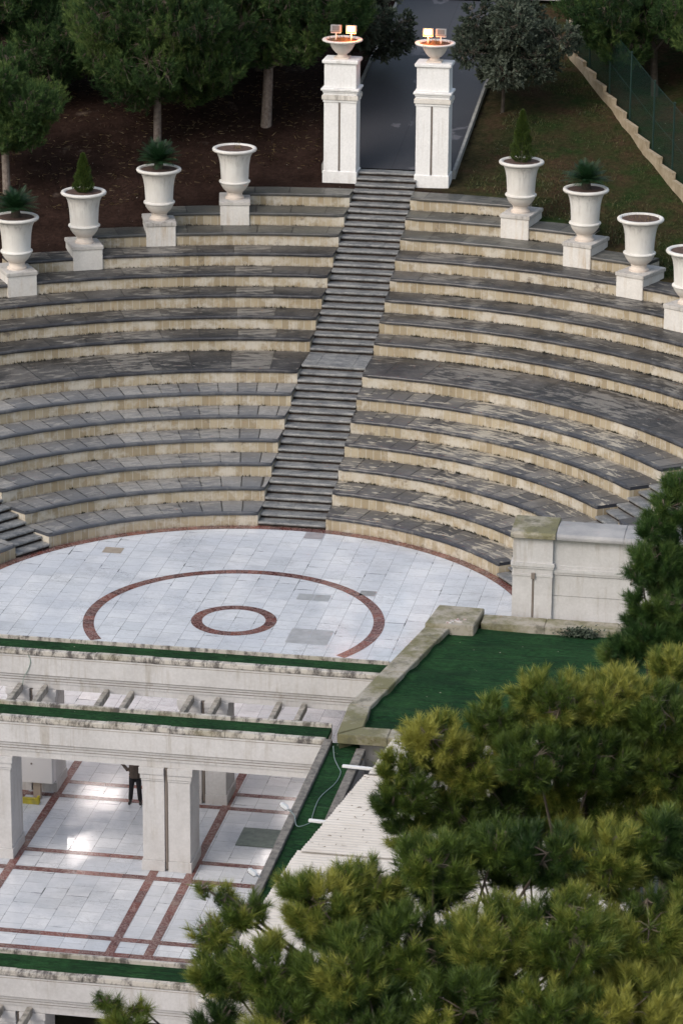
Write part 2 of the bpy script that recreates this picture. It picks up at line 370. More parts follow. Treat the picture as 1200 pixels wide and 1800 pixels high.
# hill: polar grid that starts behind the top row of each sector
def build_hill():
    mb = MB(); angs = [i*1.0 for i in range(-88, 89)]
    rr = [0, .25, .7, 1.3, 2, 3, 4.2, 5.6, 7.2, 9, 11, 13.5, 16.5, 20, 25, 32, 42, 60, 90]
    grid = []
    for a in angs:
        k = min(15, max(8, rb(a))); r1 = RAD(k)+.80; zt = k*RISE
        row = []
        for j, d in enumerate(rr):
            r = r1+d; x, y, _ = P(r, a, 0)
            if j == 0: z = zt-.06
            else:
                t = min(1, d/2.2); h = hill_h(x, y)+.05*math.sin(x*1.7+y*.9)+.04*math.sin(y*2.3-x)
                if abs(x) < 2.6 and y > 24.3: h = hill_h(0, y)-.03
                z = (zt+.02)*(1-t)+h*t if d < 2.2 else h
            row.append((x, y, z))
        grid.append(row)
    for i in range(len(angs)-1):
        for j in range(len(rr)-1):
            mb.quad([grid[i][j], grid[i][j+1], grid[i+1][j+1], grid[i+1][j]])
        mb.quad([grid[i][0], grid[i+1][0], grid[i+1][0][:2]+(-9,), grid[i][0][:2]+(-9,)])
    return mb.build('hillside', SOIL, smooth=False)
tag(build_hill(), kind='structure')
# asphalt path climbing away between the pillars
mb = MB(); ys = [24.9, 26, 28, 30, 32, 34, 36, 38, 40.5]
for a, c in zip(ys[:-1], ys[1:]):
    za, zc = max(6.72, hill_h(0, a)+.12), max(6.72, hill_h(0, c)+.12)
    mb.quad([(-2.1,a,za),(2.12,a,za),(2.12,c,zc),(-2.1,c,zc)]); mb.quad([(-2.1,a,za),(-2.1,c,zc),(-2.1,c,zc-.5),(-2.1,a,za-.5)]); mb.quad([(2.12,a,za-.5),(2.12,c,zc-.5),(2.12,c,zc),(2.12,a,za)])
tag(mb.build('path', ASPH), kind='structure')
for sx in (-1, 1):
    mb = MB(); x0 = 2.124 if sx > 0 else -2.224
    for a, c in zip(ys[:-1], ys[1:]):
        za, zc = max(6.72, hill_h(0, a)+.12), max(6.72, hill_h(0, c)+.12)
        b = [(x0,a),(x0+.1,a),(x0+.1,c),(x0,c)]
        mb.quad([(x0,a,za+.06),(x0+.1,a,za+.06),(x0+.1,c,zc+.06),(x0,c,zc+.06)])
        mb.quad([(x0,a,za-.4),(x0,a,za+.06),(x0,c,zc+.06),(x0,c,zc-.4)]); mb.quad([(x0+.1,a,za-.4),(x0+.1,c,zc-.4),(x0+.1,c,zc+.06),(x0+.1,a,za+.06)])
        mb.quad([(x0,a,za-.4),(x0+.1,a,za-.4),(x0+.1,a,za+.06),(x0,a,za+.06)]) if a == ys[0] else None
    tag(mb.build('path_kerb', plain('kerb_grey', (.22,.22,.22), .85, (.33,.33,.31), 4)), kind='structure')
mb = MB(); mb.quad([(-12,40.6,9.76),(9,40.6,9.76),(9,52,10.6),(-12,52,10.6)])
tag(mb.build('road', plain('road_pale_pinkish', (.24,.21,.22), .7, (.33,.27,.26), .6)), kind='structure')

# ------------------------------------------------------------------ stage floor and rings
mb = MB(); mb.box(-9.4, 9.4, -2.2, 8.6, -.3, 0)
tag(mb.build('stage_floor', MARBLE), kind='structure')
def ring(name, ra, rb_, z, a0=0, a1=360, mat=RED, cx=0, cy=0, n=120, ymin=None):
    mb = MB()
    for i in range(n):
        t0, t1 = R(a0+(a1-a0)*i/n), R(a0+(a1-a0)*(i+1)/n)
        p = [(cx+q*math.sin(t), cy+q*math.cos(t), z) for q, t in ((ra, t0), (rb_, t0), (rb_, t1), (ra, t1))]
        if ymin is not None and min(q[1] for q in p) < ymin: continue
        m_ = (ra+rb_)/2
        mb.quad(p[::-1], [(t1*m_, 0), (t1*m_, rb_-ra), (t0*m_, rb_-ra), (t0*m_, 0)])
    o = mb.build(name, mat, weld=False); tag(o, kind='structure'); return o
ring('floor_ring', .84, 1.135, .004)
ring('floor_ring', 3.69, 3.985, .004, ymin=-2.19, n=240)
ring('floor_ring', 7.79, 8.2, .004, -105, 105, cx=XC, cy=YC)
# grey patch slabs and a brownish one let into the marble
for x0, y0, sx, sy, c in ((1.62,-1.36,1.12,1.1,(.40,.41,.43)), (-4.75,4.62,.56,.5,(.38,.32,.26)), (.55,6.9,.56,.56,(.34,.32,.34)), (1.3,1.9,.9,.5,(.36,.38,.4)), (2.9,2.55,.45,.4,(.28,.29,.3))):
    mb = MB()
    for i in range(max(1, round(sx/.56))):
        for j in range(max(1, round(sy/.56))):
            w1, h1 = sx/max(1, round(sx/.56)), sy/max(1, round(sy/.56))
            mb.quad([(x0+i*w1+.01,y0+j*h1+.01,.004),(x0+(i+1)*w1-.01,y0+j*h1+.01,.004),(x0+(i+1)*w1-.01,y0+(j+1)*h1-.01,.004),(x0+i*w1+.01,y0+(j+1)*h1-.01,.004)])
    tag(mb.build('floor_patch', plain('patch_stone', c, .4, tuple(q*.75 for q in c), 3)), kind='structure')
mb = MB(); mb.box(-16, 4.52, -2.262, -2.202, -.28, .02)
tag(mb.build('stage_kerb', WEATH), kind='structure')

# ------------------------------------------------------------------ stone benches (each row and side of the stairs is a thing)
ORD = ['', 'lowest', 'second', 'third', 'fourth', 'fifth', 'sixth', 'seventh', 'eighth', 'ninth', 'tenth', 'eleventh', 'twelfth', 'thirteenth', 'fourteenth', 'topmost (fifteenth)']
def arc_pts(r, a0, a1, step=1.0):
    n = max(2, int(abs(a1-a0)/step)+1); return [a0+(a1-a0)*i/(n-1) for i in range(n)]
def bench(k, a0, a1, label, root=None, round0=True, round1=True, mat=None):
    """tread slab with rounded nosing, ochre brick riser; angles in degrees, edges parallel to the stairs"""
    rl = RAD(k); rn = RAD(k+1) if k < 15 else rl+.86; z = k*RISE; th = .095
    top = k >= 8 and abs(a0+a1)/2 > 0 and k == rb((a0+a1)/2) 
    back = rn+.06
    if root is None: root = thing('stone_bench', label, 'bench', P(rl, (a0+a1)/2, (k-1)*RISE), 0, 'curved stone benches')
    inv = Vector(P(rl, (a0+a1)/2, (k-1)*RISE)) if label else root.location.copy()
    def A(r, t, side):     # parallel edge offsets
        return t
    prof = [(rl+.045, z-th), (rl+.012, z-th+.004), (rl, z-th*.6), (rl+.002, z-th*.28), (rl+.018, z-.006), (rl+.04, z), (back, z), (back, z-th)]
    # nosing chips vary slightly along the arc
    angs = arc_pts(rl, a0, a1, .8)
    mb = MB(); n = len(angs); L = [rl*R(t) for t in angs]
    def pt(i, q):
        r, zz = q
        t = angs[i]
        # keep the ends parallel to the stairs next to them
        if i == 0 and E0 is not None: t = E0(r)
        if i == n-1 and E1 is not None: t = E1(r)
        dr = 0
        e = min(i, n-1-i)
        if r < rl+.03 and e == 0: dr = .07
        return tuple(Vector(P(r+dr+.004*math.sin(i*2.1+k*3), t, zz+.003*math.sin(i*1.3+k)))-inv)
    E0 = ENDS.get((k, round(a0, 3))); E1 = ENDS.get((k, round(a1, 3)))
    m = len(prof)
    for i in range(n-1):
        for j in range(m-1):
            q0, q1 = prof[j], prof[j+1]
            mb.quad([pt(i,q0), pt(i+1,q0), pt(i+1,q1), pt(i,q1)], [(L[i]+60+k*.23,q0[0]-rl),(L[i+1]+60+k*.23,q0[0]-rl),(L[i+1]+60+k*.23,q1[0]-rl),(L[i]+60+k*.23,q1[0]-rl)])
    mb.quad([pt(0,q) for q in prof]); mb.quad([pt(n-1,q) for q in reversed(prof)])
    mb.build('seat_slab', mat, root, smooth=True)
    mb = MB(); rr = rl+.05; zb = (k-1)*RISE
    pr = [(rr, zb), (rr, z-th), (back, z-th), (back, zb)]
    def pr_pt(i, q):
        t = angs[i]
        if i == 0 and E0 is not None: t = E0(q[0])
        if i == n-1 and E1 is not None: t = E1(q[0])
        return tuple(Vector(P(q[0], t, q[1]))-inv)
    for i in range(n-1):
        mb.quad([pr_pt(i,pr[0]), pr_pt(i+1,pr[0]), pr_pt(i+1,pr[1]), pr_pt(i,pr[1])], [(L[i]+60,zb),(L[i+1]+60,zb),(L[i+1]+60,z-th),(L[i]+60,z-th)])
    for i in (0, n-1):
        q = [pr_pt(i,x) for x in pr]; u = [(x[0], x[1]) for x in pr]
        if i == n-1: q, u = q[::-1], u[::-1]
        mb.quad(q[::-1], u[::-1])
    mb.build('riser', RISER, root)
    return root
ENDS = {}
def ctr_edge(s): return lambda r: s*math.degrees(math.asin(min(1, (HW-s*XC*0)/r)))
def side_edge(s, w_): return lambda r: s*(A_SIDE+w_*math.degrees(math.asin(HWS/r)))
for k in range(1, 16):
    rl = RAD(k)
    for s, side in ((-1, 'left'), (1, 'right')):
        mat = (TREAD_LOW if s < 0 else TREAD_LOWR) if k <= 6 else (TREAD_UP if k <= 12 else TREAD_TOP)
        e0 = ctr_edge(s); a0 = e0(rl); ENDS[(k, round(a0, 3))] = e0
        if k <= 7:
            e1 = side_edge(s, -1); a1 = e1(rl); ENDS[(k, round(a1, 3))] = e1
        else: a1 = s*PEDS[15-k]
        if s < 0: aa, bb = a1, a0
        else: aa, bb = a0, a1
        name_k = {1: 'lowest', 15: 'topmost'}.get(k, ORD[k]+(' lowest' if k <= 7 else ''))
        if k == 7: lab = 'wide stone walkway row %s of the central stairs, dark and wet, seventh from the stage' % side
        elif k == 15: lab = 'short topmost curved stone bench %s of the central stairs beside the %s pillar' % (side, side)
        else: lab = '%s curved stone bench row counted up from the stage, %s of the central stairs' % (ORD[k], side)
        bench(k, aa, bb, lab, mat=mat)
        if k <= 7:
            e2 = side_edge(s, 1); a2 = e2(rl); ENDS[(k, round(a2, 3))] = e2
            a3 = s*min(82, math.degrees(math.acos(2.75/rl)))
            aa, bb = (a3, a2) if s < 0 else (a2, a3)
            lab = '%s bench row from the stage in the outer block beyond the %s side stairs' % (ORD[k], side)
            bench(k, aa, bb, lab, mat=mat)

g = np.random.default_rng(15); Bs = []
for k in list(range(2, 16))+[8, 8, 8, 9, 9, 10, 11]:
    for q in range(26):
        s_ = 1 if g.random() < .72 else -1; a0 = g.uniform(6, 44 if k < 12 else PEDS[15-k]-1); m_ = int(g.integers(3, 16))
        for _ in range(m_):
            Bs.append(P(RAD(k)+.03, s_*(a0+g.normal()*.35), (k-1)*RISE+.005))
Bs = np.array(Bs); n = len(Bs); d = g.normal(size=(n,3))*np.array([.5,.5,.3])+np.array([0,-.25,.9]); d /= np.linalg.norm(d, axis=1)[:,None]
sd2 = np.cross(d, g.normal(size=(n,3))); sd2 /= np.linalg.norm(sd2, axis=1)[:,None]; L_ = (.03+.07*g.random(n)**2)[:,None]
o = tri_mesh('weeds', np.stack([Bs-sd2*.016, Bs+sd2*.016, Bs+d*L_], 1), plain('joint_weeds_dark', (.02,.022,.012), .9, (.05,.045,.03), 5)); o['kind'] = 'stuff'
# ------------------------------------------------------------------ stairs
def stairs(label, ang, hw, k1, extra):
    t = thing('stone_staircase', label, 'stairs', (XC, YC, 0), -R(ang), 'stairs through the seating')
    for k in range(1, k1+1):
        rl = RAD(k); tr = (RAD(k+1)-rl)/3 if k != 7 else .333
        for i in range(3):
            y = rl+i*tr-.01; z = (k-1)*RISE+(i+1)*RISE/3
            yb = y+tr+.06 if not (k == 7 and i == 2) else RAD(8)+.06
            mb = MB(); h = hw-.012
            nx = 4 if hw > .8 else 2
            xs = [-h+2*h*j/nx+(random.uniform(-.12, .12) if 0 < j < nx else 0) for j in range(nx+1)]
            for a, c in zip(xs[:-1], xs[1:]):
                dz = random.uniform(-.004, .004)
                pf = [(y+.01, z-.075), (y-.02, z-.062), (y-.026, z-.03), (y-.016, z-.006), (y+.012, z), (yb, z), (yb, z-.075)]
                mb.prism([(q, w1+dz) for q, w1 in pf], a+.003, c-.003, 0)
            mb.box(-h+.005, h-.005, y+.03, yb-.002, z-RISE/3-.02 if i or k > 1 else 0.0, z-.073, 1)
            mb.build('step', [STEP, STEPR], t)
    return t
stairs('long straight central stone staircase climbing from the marble stage to the two pillars', 0, HW, 16, 3)
stairs('narrow stone stairs at the left edge cutting through the lower benches', -A_SIDE, HWS, 7, 0)
stairs('narrow stone stairs at the right cutting through the lower benches behind the white wall', A_SIDE, HWS, 7, 0)

# ------------------------------------------------------------------ pedestals, urns and their plants
def pedestal(k, a, label):
    z0 = (k-1)*RISE; rf = RAD(k)-.02
    t = thing('urn_pedestal', label, 'pedestal', P(rf, a, z0), -R(a), 'white pedestals along the top rows')
    mb = MB(); mb.box(-.47, .47, 0, 1.3, 0, .66); mb.build('block', PED, t, bevel=.012)
    mb = MB(); mb.box(-.5, .5, -.03, 1.36, .66, .78); mb.build('cap_slab', PEDCAP, t, bevel=.015)
    return P(rf+.55, a, z0+.78)
PEDCAP = m_plaster('pedestal_cap_weathered', (.42,.40,.385), (.56,.54,.52), (.12,.11,.09), .8)
def make_urn(scale=1):
    t = thing('garden_urn', 'x', 'urn', (0,0,0), 0, 'white urns on the pedestals')
    mb = MB(); mb.lathe([(0,0),(.30,0),(.30,.05),(.265,.07),(.245,.10),(.235,.15),(.25,.17),(.25,.19),(.22,.21)], 32); mb.build('foot', URN, t, smooth=True)
    mb = MB(); mb.lathe([(.22,.19),(.28,.22),(.36,.30),(.425,.40),(.455,.485),(.485,.50),(.495,.525),(.485,.55),(.435,.565),(.432,.60),(.442,.80),(.46,1.05),(.50,1.27),(.56,1.41),(.58,1.44)], 40); mb.build('bowl', URN, t, smooth=True)
    mb = MB(); mb.lathe([(.53,1.43),(.62,1.455),(.675,1.475),(.70,1.50),(.705,1.53),(.69,1.56),(.66,1.575),(.60,1.57),(.565,1.54),(.545,1.46),(.535,1.43)], 40); mb.build('rim', URN, t, smooth=True)
    mb = MB()
    for k in range(24):
        t0, t1 = 2*PI*k/24, 2*PI*(k+1)/24
        mb.quad([(0,0,1.55),(.572*math.cos(t0),.572*math.sin(t0),1.53),(.572*math.cos(t1),.572*math.sin(t1),1.53)])
    mb.build('soil', POT, t); return t
URN0 = make_urn()
def leaf_tris(base, dirs, length, width, rng):
    """thin triangular blades: base (n,3), dirs (n,3) unit, returns (n,3,3)"""
    n = len(base); ref = rng.normal(size=(n,3)); side = np.cross(dirs, ref); side /= np.linalg.norm(side, axis=1)[:,None]+1e-9
    L = length if np.ndim(length) else np.full(n, length); W = width if np.ndim(width) else np.full(n, width)
    return np.stack([base-side*W[:,None]/2, base+side*W[:,None]/2, base+dirs*L[:,None]], 1)
def unit(v): return v/(np.linalg.norm(v, axis=-1, keepdims=True)+1e-9)
def cypress(loc, h, rad, label, seed):
    g = np.random.default_rng(seed); t = thing('cypress_shrub', label, 'shrub', loc, 0, 'small conifers in urns')
    n = 9000; z = g.random(n)**.8*h; w_ = rad*(1-z/h)**.75*np.minimum(1, .55+z/h*4); a = g.random(n)*2*PI
    lump = 1+.16*np.sin(a*5+z*9)+.12*np.sin(a*3-z*17); q = w_*lump*(.55+.45*g.random(n)**.4)
    b = np.stack([q*np.cos(a), q*np.sin(a), z], 1); d = unit(np.stack([np.cos(a)*.5, np.sin(a)*.5, np.full(n, 1.1)], 1)+g.normal(size=(n,3))*.35)
    V = leaf_tris(b, d, .06+.05*g.random(n), .022, g); tri_mesh('crown', V, CYP, t, np.clip(.45+.2*g.normal(size=n)+.2*(lump-1), 0, 1))
    mb = MB(); mb.tube([(0,0,-.05),(0,0,h*.6)], [.03,.012]); mb.build('trunk', BARK, t); return t
def cycad(loc, label, seed, size=.86, nf=64):
    g = np.random.default_rng(seed); t = thing('cycad_plant', label, 'cycad', loc, 0, 'sago palms in urns'); T = []; tt = []
    for i in range(nf):
        a = i*2.39996; el = R(80-66*(i/nf)**.8)+g.normal()*.08; L = size*(.75+.3*g.random())
        p = np.array([0,0,.26]); d = np.array([math.cos(a)*math.cos(el), math.sin(a)*math.cos(el), math.sin(el)])
        sd_ = np.array([-math.sin(a), math.cos(a), 0]); m = 22
        for j in range(m):
            d = unit(d+np.array([0,0,-.022*(1+j/m)])); q = p+d*L/m
            up = unit(np.cross(sd_, d)); ll = .16*math.sin(PI*min(1, .12+j/m*.88))*size/.6+.02
            for s in (-1, 1):
                e = p+(sd_*s*.9+d*.55+up*.15)*ll; T.append([p-d*.012, p+d*.012, e]); tt.append(.5+.25*g.normal())
            T.append([p-sd_*.006, p+sd_*.006, q]); tt.append(.7); p = q
    tri_mesh('fronds', np.array(T), CYCAD, t, np.clip(np.array(tt), 0, 1))
    mb = MB(); mb.lathe([(.0,-.05),(.13,-.05),(.16,.08),(.13,.24),(0,.3)], 14); mb.build('trunk', BARK_D, t); return t
def dry_tuft(loc, label, seed, n=70, h=.28, spread=.25):
    g = np.random.default_rng(seed); b = np.stack([g.normal(size=n)*spread*.5, g.normal(size=n)*spread*.5, np.zeros(n)], 1)
    d = unit(np.stack([g.normal(size=n)*.35, g.normal(size=n)*.35, np.ones(n)], 1)); V = leaf_tris(b, d, h*(.3+.7*g.random(n)), .014, g)
    o = tri_mesh('dry_plant', V, DRY, None, g.random(n)); o.location = loc; tag(o, label, 'plant', 'dry plants in urns'); return o
specs = [ # side, index, plant, labels
 (-1,1,'dry','white urn with bare soil left of the left pillar, nearest the stairs'),
 (-1,2,'cycad','white urn holding a dark sago palm, second urn left of the left pillar'),
 (-1,3,'cyp','white urn holding a small cypress, third urn left of the left pillar'),
 (-1,4,'cycad2','stained white urn holding a palm at the left edge of the photo'),
 (1,1,'cyp','white urn with a tall cypress right of the right pillar, nearest the stairs'),
 (1,2,'cycad','white urn with a dark sago palm, second urn right of the right pillar'),
 (1,3,'dry','white urn with only dry grass, third urn right of the right pillar'),
 (1,4,'none','white urn cut by the right edge of the photo')]
for n_, (s, i, pl, lab) in enumerate(specs):
    a = {-1: (-11.7, -18.1, -25.0, -31.9), 1: (12.0, 18.7, 25.3, 32.3)}[s][i-1]; k = 15-i
    top = pedestal(k, a, 'square white pedestal %s of the stairs under the %s' % ('left' if s < 0 else 'right', {'dry':'urn with dry soil','cycad':'sago palm urn','cyp':'cypress urn','cycad2':'outermost palm urn','none':'urn cut by the photo edge'}[pl]))
    u = URN0 if n_ == 0 else copy_tree(URN0)
    u.location = top; u.scale = (1.02, 1.02, 1.055); u.rotation_euler = (0, 0, random.random()*6); u['label'] = lab
    c = (top[0], top[1], top[2]+1.53*1.055)
    if pl == 'cyp': cypress(c, 1.62 if s > 0 else 1.2, .38 if s > 0 else .33, 'tall narrow green cypress in the urn right of the pillars' if s > 0 else 'small conical cypress in the urn on the left side', 10+n_)
    elif pl.startswith('cycad'): cycad(c, {(-1,2): 'dark sago palm in the second urn left of the left pillar', (-1,4): 'sago palm in the urn at the left photo edge', (1,2): 'dark sago palm in the second urn right of the right pillar'}[(s,i)], 20+n_)
    elif pl == 'dry': dry_tuft((c[0]+(.08 if s<0 else 0), c[1], c[2]), 'few dry stalks in the urn nearest the left pillar' if s < 0 else 'low clump of dry grass in the third urn on the right', 30+n_, 30 if s<0 else 160, .33 if s<0 else .14, .12 if s<0 else .5)

# ------------------------------------------------------------------ entrance pillars with bowls and floodlights
def pillar(x0, x1, label):
    cx = (x0+x1)/2; hw = (x1-x0)/2; t = thing('entrance_pillar', label, 'pillar', (cx, 24.55, 6.3), 0, 'white entrance pillars')
    D = .76
    def blk(name, e, z0, z1, mat=PLASTER2, bev=.012, slot=False):
        mb = MB()
        if slot:
            g = .035
            mb.box(-hw-e, -.02-g, -.42-e, -.42+D+e, z0, z1); mb.box(.0-.02+g, hw+e, -.42-e, -.42+D+e, z0, z1); mb.box(-.02-g, -.02+g, -.42+.07, -.42+D+e, z0, z1)
            return mb.build(name, mat, t)
        mb.box(-hw-e, hw+e, -.42-e, -.42+D+e, z0, z1); return mb.build(name, mat, t, bevel=bev)
    blk('plinth', .035, 0, .44)
    sh_ = blk('shaft', 0, .44, 2.72, slot=True)
    mb = MB(); mb.tube([(-.02,-.385,.46),(-.02,-.385,2.86)], .026, 8); mb.build('downpipe', SLOT, sh_)
    blk('capital_band', .03, 2.72, 2.80); blk('capital_band', .065, 2.803, 2.95, WEATHP); blk('capital_band', .02, 2.953, 3.03)
    blk('moulding', .045, 3.033, 3.10); blk('moulding', .09, 3.103, 3.18); blk('frieze_block', -.005, 3.183, 3.99)
    blk('cap_slab', .06, 3.993, 4.11, PLASTER2, .02)
    b = thing('flower_bowl', 'wide white bowl on top of the %s' % label.split(',')[0], 'bowl', (cx, 24.51, 10.412), 0, 'bowls on the pillars')
    mb = MB(); mb.box(-.24,.24,-.24,.24,0,.05); mb.lathe([(.2,.05),(.17,.07),(.15,.12),(.16,.15)], 28); mb.build('foot', URN, b, smooth=True)
    mb = MB(); mb.lathe([(.15,.14),(.22,.18),(.31,.28),(.38,.40),(.42,.50),(.46,.52),(.48,.54)], 36); mb.build('body', URN, b, smooth=True)
    mb = MB(); mb.lathe([(.44,.53),(.60,.55),(.65,.575),(.66,.60),(.645,.625),(.60,.635),(.54,.62),(.50,.59),(.47,.55)], 40); mb.build('rim', URN, b, smooth=True)
    mb = MB(); mb.lathe([(0,.60),(.49,.585)], 24); mb.build('soil', POT, b)
    return cx
WEATHP = m_plaster('pillar_capital_stained', (.62,.59,.55), (.72,.69,.65), (.20,.18,.16), .9)
xl = pillar(-2.02, -.955, 'left white entrance pillar, cleaner of the two, at the head of the central stairs')
xr = pillar(1.01, 2.08, 'right white entrance pillar, grey stains below its capital, at the head of the stairs')
HOUSE = plain('lamp_housing_grey', (.26,.26,.27), .5)
def flood(x, lit, label):
    t = thing('floodlight', label, 'floodlight', (x, 24.42, 11.08), 0, 'floodlights in the pillar bowls')
    mb = MB(); mb.tube([(0,0,-.09),(0,0,.17)], .022, 8); mb.box(-.15,.15,-.02,.02,.155,.18); mb.box(-.165,-.15,-.02,.02,.155,.3); mb.box(.15,.165,-.02,.02,.155,.3); mb.build('bracket', METAL_W, t)
    T = Matrix.Translation((0,0,.31)) @ Matrix.Rotation(R(-12), 4, 'X')
    mb = MB(); mb.box(-.175,.175,-.05,.10,-.115,.115, T=T); mb.box(-.08,.08,.10,.15,-.07,.07, T=T); hs_ = mb.build('housing', HOUSE, t, bevel=.012)
    a = NT('lamp_glass_lit' if lit else 'lamp_glass_off')
    if lit:
        a.col((1,.6,.3,1)); a.b.inputs['Emission Color'].default_value = (1,.42,.10,1); a.b.inputs['Emission Strength'].default_value = 16
    else: a.col((.12,.12,.125,1)); a.rough(.2)
    mb = MB(); mb.box(-.115,.115,-.062,-.052,-.075,.075, T=T); mb.build('glass', a.m, hs_)
    if lit:
        l = bpy.data.lights.new('flood_light', 'POINT'); l.energy = 34; l.color = (1,.24,.04); l.shadow_soft_size = .08
        lo = bpy.data.objects.new('lamp_glow', l); COL.objects.link(lo); lo.parent = t; lo.location = (.0,-.15,.24)
flood(xl-.20, False, 'unlit floodlight in the bowl of the left pillar')
flood(xl+.30, True, 'lit orange floodlight in the bowl of the left pillar')
flood(xr-.22, True, 'lit orange floodlight in the bowl of the right pillar')
flood(xr+.20, False, 'unlit floodlight in the bowl of the right pillar')
for x, lb in ((xl, 'dry reddish plants in the bowl on the left pillar'), (xr, 'dry reddish plants in the bowl on the right pillar')):
    o = dry_tuft((x, 24.42, 11.0), lb, int(x*10)+60, 260, .2, .42)

# ------------------------------------------------------------------ lower terraces: floors, entablatures, piers, pergola beams
mb = MB(); mb.box(-20, 3.8, -12.15, 9, -4.3, -4); mb.box(3.8, 4.6, -7.4, 9, -4.3, -4); tag(mb.build('terrace_floor', MARBLE_LOW), kind='structure')
mb = MB(); mb.box(-20, 3.8, -26, -9.5, -8.3, -8); tag(mb.build('lower_floor', MARBLE_LOW), kind='structure')
def stripe(x0, x1, y0, y1, z):
    mb = MB()
    if x1-x0 > y1-y0: mb.quad([(x0,y0,z),(x1,y0,z),(x1,y1,z),(x0,y1,z)], [(x0,0),(x1,0),(x1,.2),(x0,.2)])
    else: mb.quad([(x0,y0,z),(x1,y0,z),(x1,y1,z),(x0,y1,z)], [(0,0),(0,.2),(y1-y0,.2),(y1-y0,0)])
    tag(mb.build('floor_stripe', RED_LONG, weld=False), kind='structure')
for y, h in ((-2.26,.22),(-3.18,.22),(-6.6,.22),(-7.72,.24),(-11.2,.22),(-12.02,.22)): stripe(-20, 3.79, y-h/2, y+h/2, -3.996)
for x in (-4.98,-4.08,-.5,.42,-9.5,-8.6): stripe(x-.11, x+.11, -12.12, 1.2, -3.992)
mb = MB(); mb.box(-4.3,-.0,-7.5,-7.45,-3.9,-3.89) if False else None
FLOORMAT = plain('doormat_green_grey', (.10,.13,.12), .7, (.17,.2,.18), 5)
mb = MB(); mb.box(1.15,2.22,-5.42,-4.32,-3.99,-3.97); tag(mb.build('floor_mat', FLOORMAT, bevel=.005), 'grey green rectangular mat on the lower marble floor', 'mat')
mb = MB(); mb.box(-20,3.79,9,9.3,-4,-.3); tag(mb.build('hall_wall', PLASTER), 'white back wall of the hall under the stage', 'wall')

for i, (x, y) in enumerate([(x, y) for x in (-8, -5, -2, 1) for y in (1.5, 5)]):
    t = thing('ceiling_light', 'lit square ceiling panel in the hall under the stage, %s' % (['far left front','far left rear','left front','left rear','middle front','middle rear','right front','right rear'][i]), 'light', (x, y, -.36), 0, 'hall ceiling lights')
    mb = MB(); mb.box(-.62,.62,-.62,.62,.0,.05); fr_ = mb.build('frame', METAL_W, t)
    a = NT('panel_glow'); a.b.inputs['Emission Color'].default_value = (1,.89,.84,1); a.b.inputs['Emission Strength'].default_value = 9.5
    mb = MB(); mb.box(-.58,.58,-.58,.58,-.012,-.002); mb.build('diffuser', a.m, fr_)
SHADOW_LINE = plain('moulding_shadow_brown', (.16,.125,.10), .9, (.34,.29,.25), 3)  # dark brown that paints shade into the entablature moulding lines
def entab(yf, zt, x0, x1, depth, label, group='white entablatures'):
    t = thing('entablature', label, 'entablature', (0, yf, zt), 0, group)
    pf = [(-.09,-.16),(-.09,-.69),(-.045,-.70),(-.045,-.775),(-.01,-.785),(-.01,-.86),(.02,-.87),(.02,-.95),(.045,-.96),(.045,-1.12),(depth,-1.12),(depth,-.16)]
    mb = MB(); mb.prism(pf, x0, x1); mb.build('fascia', PLASTER, t)
    mb = MB(); mb.prism([(-.085,-.158),(-.085,-.19),(-.061,-.20),(-.061,-.158)], x0, x1); mb.build('moulding', PLASTER, t)
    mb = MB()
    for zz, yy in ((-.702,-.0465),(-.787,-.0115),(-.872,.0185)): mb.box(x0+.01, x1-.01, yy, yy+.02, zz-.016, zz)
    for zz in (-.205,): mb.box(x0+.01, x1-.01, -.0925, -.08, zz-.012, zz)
    mb.build('painted_shadow_line', SHADOW_LINE, t)  # thin dark strips painted in as shadow gaps under the moulding steps
    # cornice edge in separate weathered lengths
    mb = MB(); x = x0
    while x < x1:
        e = min(x1, x+random.uniform(1.1, 1.7)); d = random.uniform(-.008, .012)
        mb.prism([(-.10+d,-.155),(-.12+d,-.12),(-.115+d,-.03),(-.10,-.012+d),(.05,-.012+d),(.055,-.155)], x+.004, e-.004); x = e
    mb.build('cornice', WEATH, t)
    mb = MB(); mb.box(x0, x1, .055, depth-.02, -.155, -.06); mb.build('turf_strip', TURF, t)
    return t
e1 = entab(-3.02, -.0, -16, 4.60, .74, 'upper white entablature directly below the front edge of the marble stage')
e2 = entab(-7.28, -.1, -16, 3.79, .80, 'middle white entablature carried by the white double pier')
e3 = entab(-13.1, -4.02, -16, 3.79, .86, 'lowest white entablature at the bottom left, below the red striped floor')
mb = MB(); mb.box(-16,3.79,.782,.88,-.3,.03); mb.build('back_kerb', WEATH, e2)
mb = MB(); mb.box(-16,3.79,.842,.93,-.3,.035); mb.build('back_kerb', WEATH, e3)

